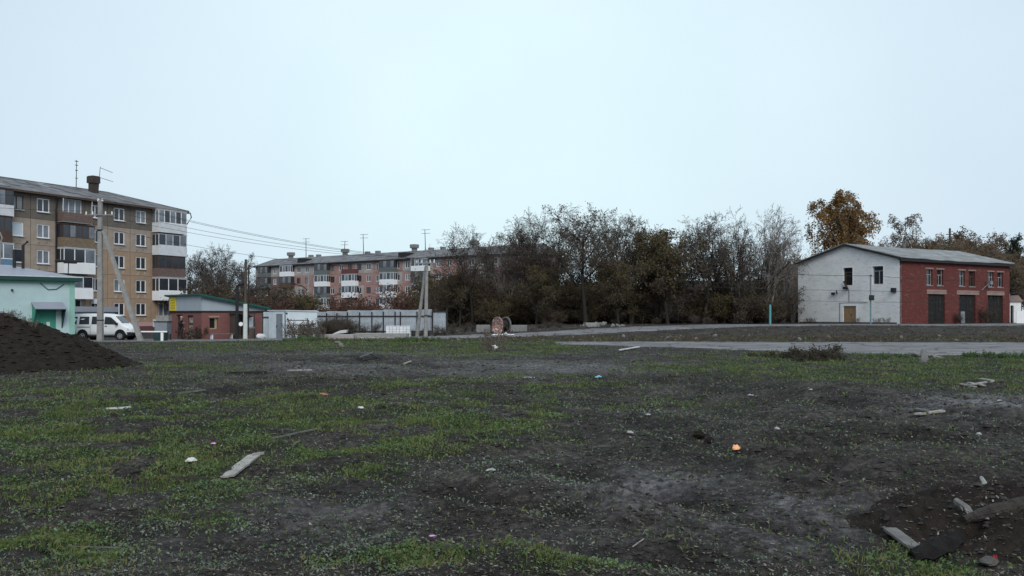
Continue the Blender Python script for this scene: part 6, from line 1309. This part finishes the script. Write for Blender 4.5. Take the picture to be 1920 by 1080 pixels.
# ------------------------------------------------------------------ person at the kiosk
def person():
    x, y = kl(-.55, KAY(350)); z = hz(x, y)
    o = empty('person', (x, y, z), R(-20), 'person in dark jacket and light cap leaning at the kiosk door', 'person')
    # faces +x (towards the door); joints as skin graph
    J = {}; E = []; Rd = []
    def j(n, p, r, par=None):
        J[n] = len(Rd); Rd.append((p, r)); 
        if par: E.append((J[par], J[n]))
    j('pelvis', (0, 0, .92), (.15, .13)); j('waist', (.02, 0, 1.08), (.14, .12), 'pelvis'); j('chest', (.07, 0, 1.27), (.17, .13), 'waist'); j('neckb', (.11, 0, 1.42), (.08, .08), 'chest'); j('neck', (.13, 0, 1.48), (.055, .055), 'neckb'); j('chin', (.16, 0, 1.55), (.07, .065), 'neck'); j('head', (.17, 0, 1.63), (.095, .08), 'chin'); j('crown', (.165, 0, 1.71), (.07, .065), 'head')
    for s, nm in ((1, 'l'), (-1, 'r')):
        f = .12 if s > 0 else -.1
        j('hip'+nm, (0, s*.1, .86), (.10, .095), 'pelvis'); j('knee'+nm, (f*.5+.05, s*.11, .48), (.068, .068), 'hip'+nm); j('ankle'+nm, (f*.6-.02, s*.12, .09), (.048, .048), 'knee'+nm); j('toe'+nm, (f*.6+.17, s*.13, .04), (.042, .04), 'ankle'+nm)
        j('sh'+nm, (.08, s*.19, 1.36), (.07, .07), 'chest')
        if s < 0: el, wr = (.25, s*.27, 1.2), (.46, s*.2, 1.25)
        else: el, wr = (.06, s*.27, 1.08), (.2, s*.24, .86)
        j('el'+nm, el, (.052, .052), 'sh'+nm); j('wr'+nm, wr, (.034, .034), 'el'+nm)
        d = (Vector(wr)-Vector(el)).normalized(); pm = Vector(wr)+d*.07; j('palm'+nm, tuple(pm), (.036, .022), 'wr'+nm)
        sd_ = Vector((0, 0, 1)) if s < 0 else Vector((1, 0, 0)); sd_ = (sd_-d*sd_.dot(d)).normalized()
        for q in range(4):
            off = sd_*(q-1.5)*.019; L1 = (.045, .05, .047, .037)[q]; p1 = pm+d*L1+off; p2 = p1+d*L1*.6-Vector((0, s*.015, 0)); j('f%s%d' % (nm, q), tuple(p1), (.009, .009), 'palm'+nm); j('g%s%d' % (nm, q), tuple(p2), (.008, .008), 'f%s%d' % (nm, q))
        tb = Vector(wr)+d*.03+sd_*.04; j('t'+nm, tuple(tb), (.011, .011), 'wr'+nm); j('u'+nm, tuple(tb+d*.035+sd_*.012), (.009, .009), 't'+nm)
    me = bpy.data.meshes.new('body'); me.from_pydata([p for p, r in Rd], E, []); b = put('body', me, o)
    sk = b.modifiers.new('skin', 'SKIN'); sk.use_smooth_shade = True
    for i, (p, r) in enumerate(Rd): me.skin_vertices[0].data[i].radius = r
    me.skin_vertices[0].data[0].use_root = True
    ss = b.modifiers.new('sub', 'SUBSURF'); ss.levels = 1; ss.render_levels = 1
    dg = bpy.context.evaluated_depsgraph_get(); em = bpy.data.meshes.new_from_object(b.evaluated_get(dg)); b.modifiers.clear(); b.data = em
    em.materials.clear()
    for m_ in (M['cloth'], M['trousers'], M['skin'], M['rubber']): em.materials.append(m_)
    wl = Vector(Rd[J['wrl']][0]); wrr = Vector(Rd[J['wrr']][0])
    for p in em.polygons:
        c = p.center; mi = 0
        if c.z < .1: mi = 3
        elif c.z < .9 and abs(c.y) < .2: mi = 1
        if c.z > 1.47: mi = 2
        if (c-wl).length < .17 and c.z < .87 or (c.x > .455 and c.z > 1.1): mi = 2
        p.material_index = mi; p.use_smooth = True
    cap = MB().tube([(.16, 0, 1.68), (.165, 0, 1.72), (.165, 0, 1.77), (.165, 0, 1.80)], [.105, .105, .085, .03], 12).box(.2, .34, -.07, .07, 1.68, 1.695).build('cap', M['cap'], o)
    MB().tube([(.25, 0, 1.625), (.285, 0, 1.60), (.26, 0, 1.585)], [.012, .02, .015], 6).build('nose', M['skin'], o)
    for s in (-1, 1): MB().tube([(.245, s*.035, 1.64), (.262, s*.035, 1.64)], .012, 6).build('eye', M['dark'], o); MB().tube([(.16, s*.078, 1.62), (.16, s*.1, 1.625)], [.025, .02], 6).build('ear', M['skin'], o)
    MB().box(.245, .262, -.028, .028, 1.552, 1.56).build('mouth', M['redlamp'], o)
    MB().tube([(.10, 0, 1.66), (.09, 0, 1.58)], [.088, .07], 10).build('hair', M['brownwood'], o)
person()
# ------------------------------------------------------------------ grass, weeds, clods, litter on the ground
def scatter_pts(n, rng, y0, y1, maskf, tw=.64):
    t = rng.uniform(-tw, tw, n); y = np.exp(rng.uniform(math.log(y0), math.log(y1), n)); x = t*y
    k = rng.random(n) < maskf(x, y); return x[k], y[k]
def in_heap(x, y): return (heap_a(x, y) > .05) | (heap_b(x, y) > .03)
def blade_mesh(nm, x, y, z, s, wd, mt, lab, cat, rng):
    n = len(x); an = rng.uniform(0, 6.283, n); lean = rng.normal(0, .55, n); la = rng.uniform(0, 6.283, n)
    bx_, by_ = np.cos(an)*wd, np.sin(an)*wd; lx, ly = np.cos(la)*lean*s, np.sin(la)*lean*s
    V = np.stack([np.stack([x-bx_, y-by_, z-.01], -1), np.stack([x+bx_, y+by_, z-.01], -1), np.stack([x+lx*.4+bx_*.7, y+ly*.4+by_*.7, z+s*.6], -1), np.stack([x+lx, y+ly, z+s*(1-.3*np.abs(lean).clip(0, 1))], -1)], 1).reshape(-1, 3)
    tag(put(nm, np_mesh(nm, V, np.arange(4*n).reshape(-1, 4), mt)), lab, cat, kind='stuff')
def leaf_mesh(nm, x, y, z, s, mt, lab, rng):
    n = len(x); an = rng.uniform(0, 6.283, n); tl = rng.normal(.25, .35, n); dx, dy = np.cos(an), np.sin(an); px_, py_ = -dy, dx
    V = np.stack([np.stack([x, y, z-.005], -1), np.stack([x+dx*s*.55+px_*s*.42, y+dy*s*.55+py_*s*.42, z+tl*s*.7], -1), np.stack([x+dx*s*1.1, y+dy*s*1.1, z+tl*s*.9], -1), np.stack([x+dx*s*.55-px_*s*.42, y+dy*s*.55-py_*s*.42, z+tl*s*.7+.2*s], -1)], 1).reshape(-1, 3)
    tag(put(nm, np_mesh(nm, V, np.arange(4*n).reshape(-1, 4), mt)), lab, 'weeds', kind='stuff')
OCT = np.array([(1, 0, 0), (-1, 0, 0), (0, 1, 0), (0, -1, 0), (0, 0, 1), (0, 0, -1)], float); TRI = np.array([(0, 2, 4), (2, 1, 4), (1, 3, 4), (3, 0, 4), (2, 0, 5), (1, 2, 5), (3, 1, 5), (0, 3, 5)])
def clod_mesh(nm, x, y, z, s, mt, lab, rng, cat='soil'):
    n = len(x); V = OCT[None]*s[:, None, None]*rng.uniform(.5, 1.4, (n, 6, 1)); a = rng.uniform(0, 6.283, n); ca, sa = np.cos(a)[:, None], np.sin(a)[:, None]
    vx = V[..., 0]*ca-V[..., 1]*sa; vy = V[..., 0]*sa+V[..., 1]*ca; V = np.stack([vx+x[:, None], vy+y[:, None], V[..., 2]*.6+z[:, None]+s[:, None]*.1], -1).reshape(-1, 3)
    tag(put(nm, np_mesh(nm, V, (TRI[None]+6*np.arange(n)[:, None, None]).reshape(-1, 3), mt)), lab, cat, kind='stuff')
def grass_stuff():
    rng = np.random.default_rng(5)
    clump = lambda a, b, sd: sstep(.35, .7, fbm(a*2.3, b*2.3, sd, 3))
    x, y = scatter_pts(620000, rng, 5.0, 60, lambda a, b: np.clip(grassm(a, b)*.95*(.2+.8*clump(a, b, 121))+.015, 0, 1)*(~in_heap(a, b))*(1-roadmask(a, b)))
    n = len(x); blade_mesh('grass', x, y, H(x, y), (.016+.05*rng.random(n)**1.6)*(y/7)**.45*(.35+1.1*fbm(x*1.8, y*1.8, 131, 3)), .0042*(y/7)**.75, M['grass'], 'short patchy green grass growing on the churned soil', 'grass', rng)
    fr = lambda a, b: (~in_heap(a, b))*(1-roadmask(a, b))
    x, y = scatter_pts(420000, rng, 5.0, 58, lambda a, b: np.clip(grassm(a, b)*.6*(.08+.92*clump(a, b, 122))+.07*clump(a, b, 124)*clump(a*.3, b*.3, 125), 0, 1)*fr(a, b))
    n = len(x); leaf_mesh('ground_weeds', x, y, H(x, y)+.006+.03*rng.random(n)*(y/8)**.4, .026*(.4+1.0*rng.random(n))*(y/7)**.5, M['weed'], 'low broad-leaved green weeds spread over the soil', rng)
    x, y = scatter_pts(420000, rng, 5.0, 58, lambda a, b: np.clip(.03+.26*clump(a, b, 126)*sstep(.35, .6, fbm(a*.45, b*.45, 127, 2)), 0, 1)*fr(a, b))
    n = len(x); leaf_mesh('grey_weeds', x, y, H(x, y)+.006+.025*rng.random(n)*(y/8)**.4, .022*(.35+1.1*rng.random(n))*(y/7)**.5, M['weed_g'], 'sparse grey-green weed leaves scattered on bare soil', rng)
    # dry litter flakes and straws
    x, y = scatter_pts(90000, rng, 5.0, 55, lambda a, b: np.clip(.18+.8*(b < 6.35)+.6*clump(a, b, 161), 0, 1)*(1-roadmask(a, b))*(heap_a(a, b) < .05))
    n = len(x); z = HS(x, y)+.008; s_ = .016*(.25+1.5*rng.random(n)**3)*(y/7)**.5; an = rng.uniform(0, 6.283, n); asp = .12+.5*rng.random(n); dx, dy = np.cos(an)*s_, np.sin(an)*s_; tz = rng.normal(0, .4, n)*s_
    V = np.stack([np.stack([x-dx, y-dy, z-tz*.2], -1), np.stack([x-dy*asp, y+dx*asp, z+.003], -1), np.stack([x+dx, y+dy, z+np.abs(tz)], -1), np.stack([x+dy*asp, y-dx*asp, z+.006], -1)], 1).reshape(-1, 3)
    tag(put('dry_litter', np_mesh('dry_litter', V, np.arange(4*n).reshape(-1, 4), M['litter'])), 'dry leaf flakes and straw bits strewn over the soil', 'litter', kind='stuff')
    # soil clods
    x, y = scatter_pts(90000, rng, 5.0, 58, lambda a, b: np.clip(.12+.9*clump(a, b, 171), 0, 1)*(1-.6*sstep(14, 34, b))*(1-.85*grassm(a, b))*(1-.93*roadmask(a, b)))
    n = len(x); clod_mesh('soil_clods', x, y, HS(x, y), (.005+.034*rng.random(n)**5)*(y/7)**.5, M['clod'], 'small dark clods of soil strewn over the waste ground', rng)
    x = rng.uniform(-26, -12, 12000); y = rng.uniform(24.5, 35.5, 12000); k = heap_a(x, y) > .0; x, y = x[k], y[k]; n = len(x)
    clod_mesh('heap_clods', x, y, HS(x, y), 0.014+.10*rng.random(n)**7, M['soil'], 'lumps of dug soil covering the tall heap', rng)
    # bank beyond the road: lumps, stones, grass and dead weeds
    def bank(cnt, f):
        y = rng.uniform(57, 92, cnt); x = rng.uniform(-14, 62, cnt); k = (rng.random(cnt) < f(x, y)*(1-sstep(0, .5, roadmask(x, y)))*sstep(-.2, .3, (58-y)/30+1)); return x[k], y[k]
    near = lambda a, b: np.exp(-((b-60)/5.0)**2)*1.0+.12
    x, y = bank(26000, lambda a, b: near(a, b)*(.2+.8*clump(a*.3, b*.3, 181))); n = len(x); clod_mesh('bank_clods', x, y, H(x, y), .03+.16*rng.random(n)**3, M['clod'], 'dark lumps of earth along the bank beyond the road', rng)
    x, y = bank(2500, lambda a, b: near(a, b)*.8); n = len(x); clod_mesh('bank_gravel', x, y, H(x, y), .03+.10*rng.random(n)**3, M['stone'], 'pale stone bits strewn along the bank', rng, 'gravel')
    x, y = bank(120000, lambda a, b: near(a, b)*clump(a*.35, b*.35, 183)); n = len(x); blade_mesh('bank_grass', x, y, H(x, y), .06+.22*rng.random(n)**2, np.full(n, .02), M['dryweed'], 'dry grass tufts on the bank beyond the road', 'grass', rng)
    x, y = bank(70000, lambda a, b: near(a, b)*clump(a*.3+9, b*.3, 187)*.8); n = len(x); blade_mesh('bank_grass', x, y, H(x, y), .05+.15*rng.random(n)**2, np.full(n, .02), M['grass'], 'green grass tufts on the bank beyond the road', 'grass', rng)
grass_stuff()
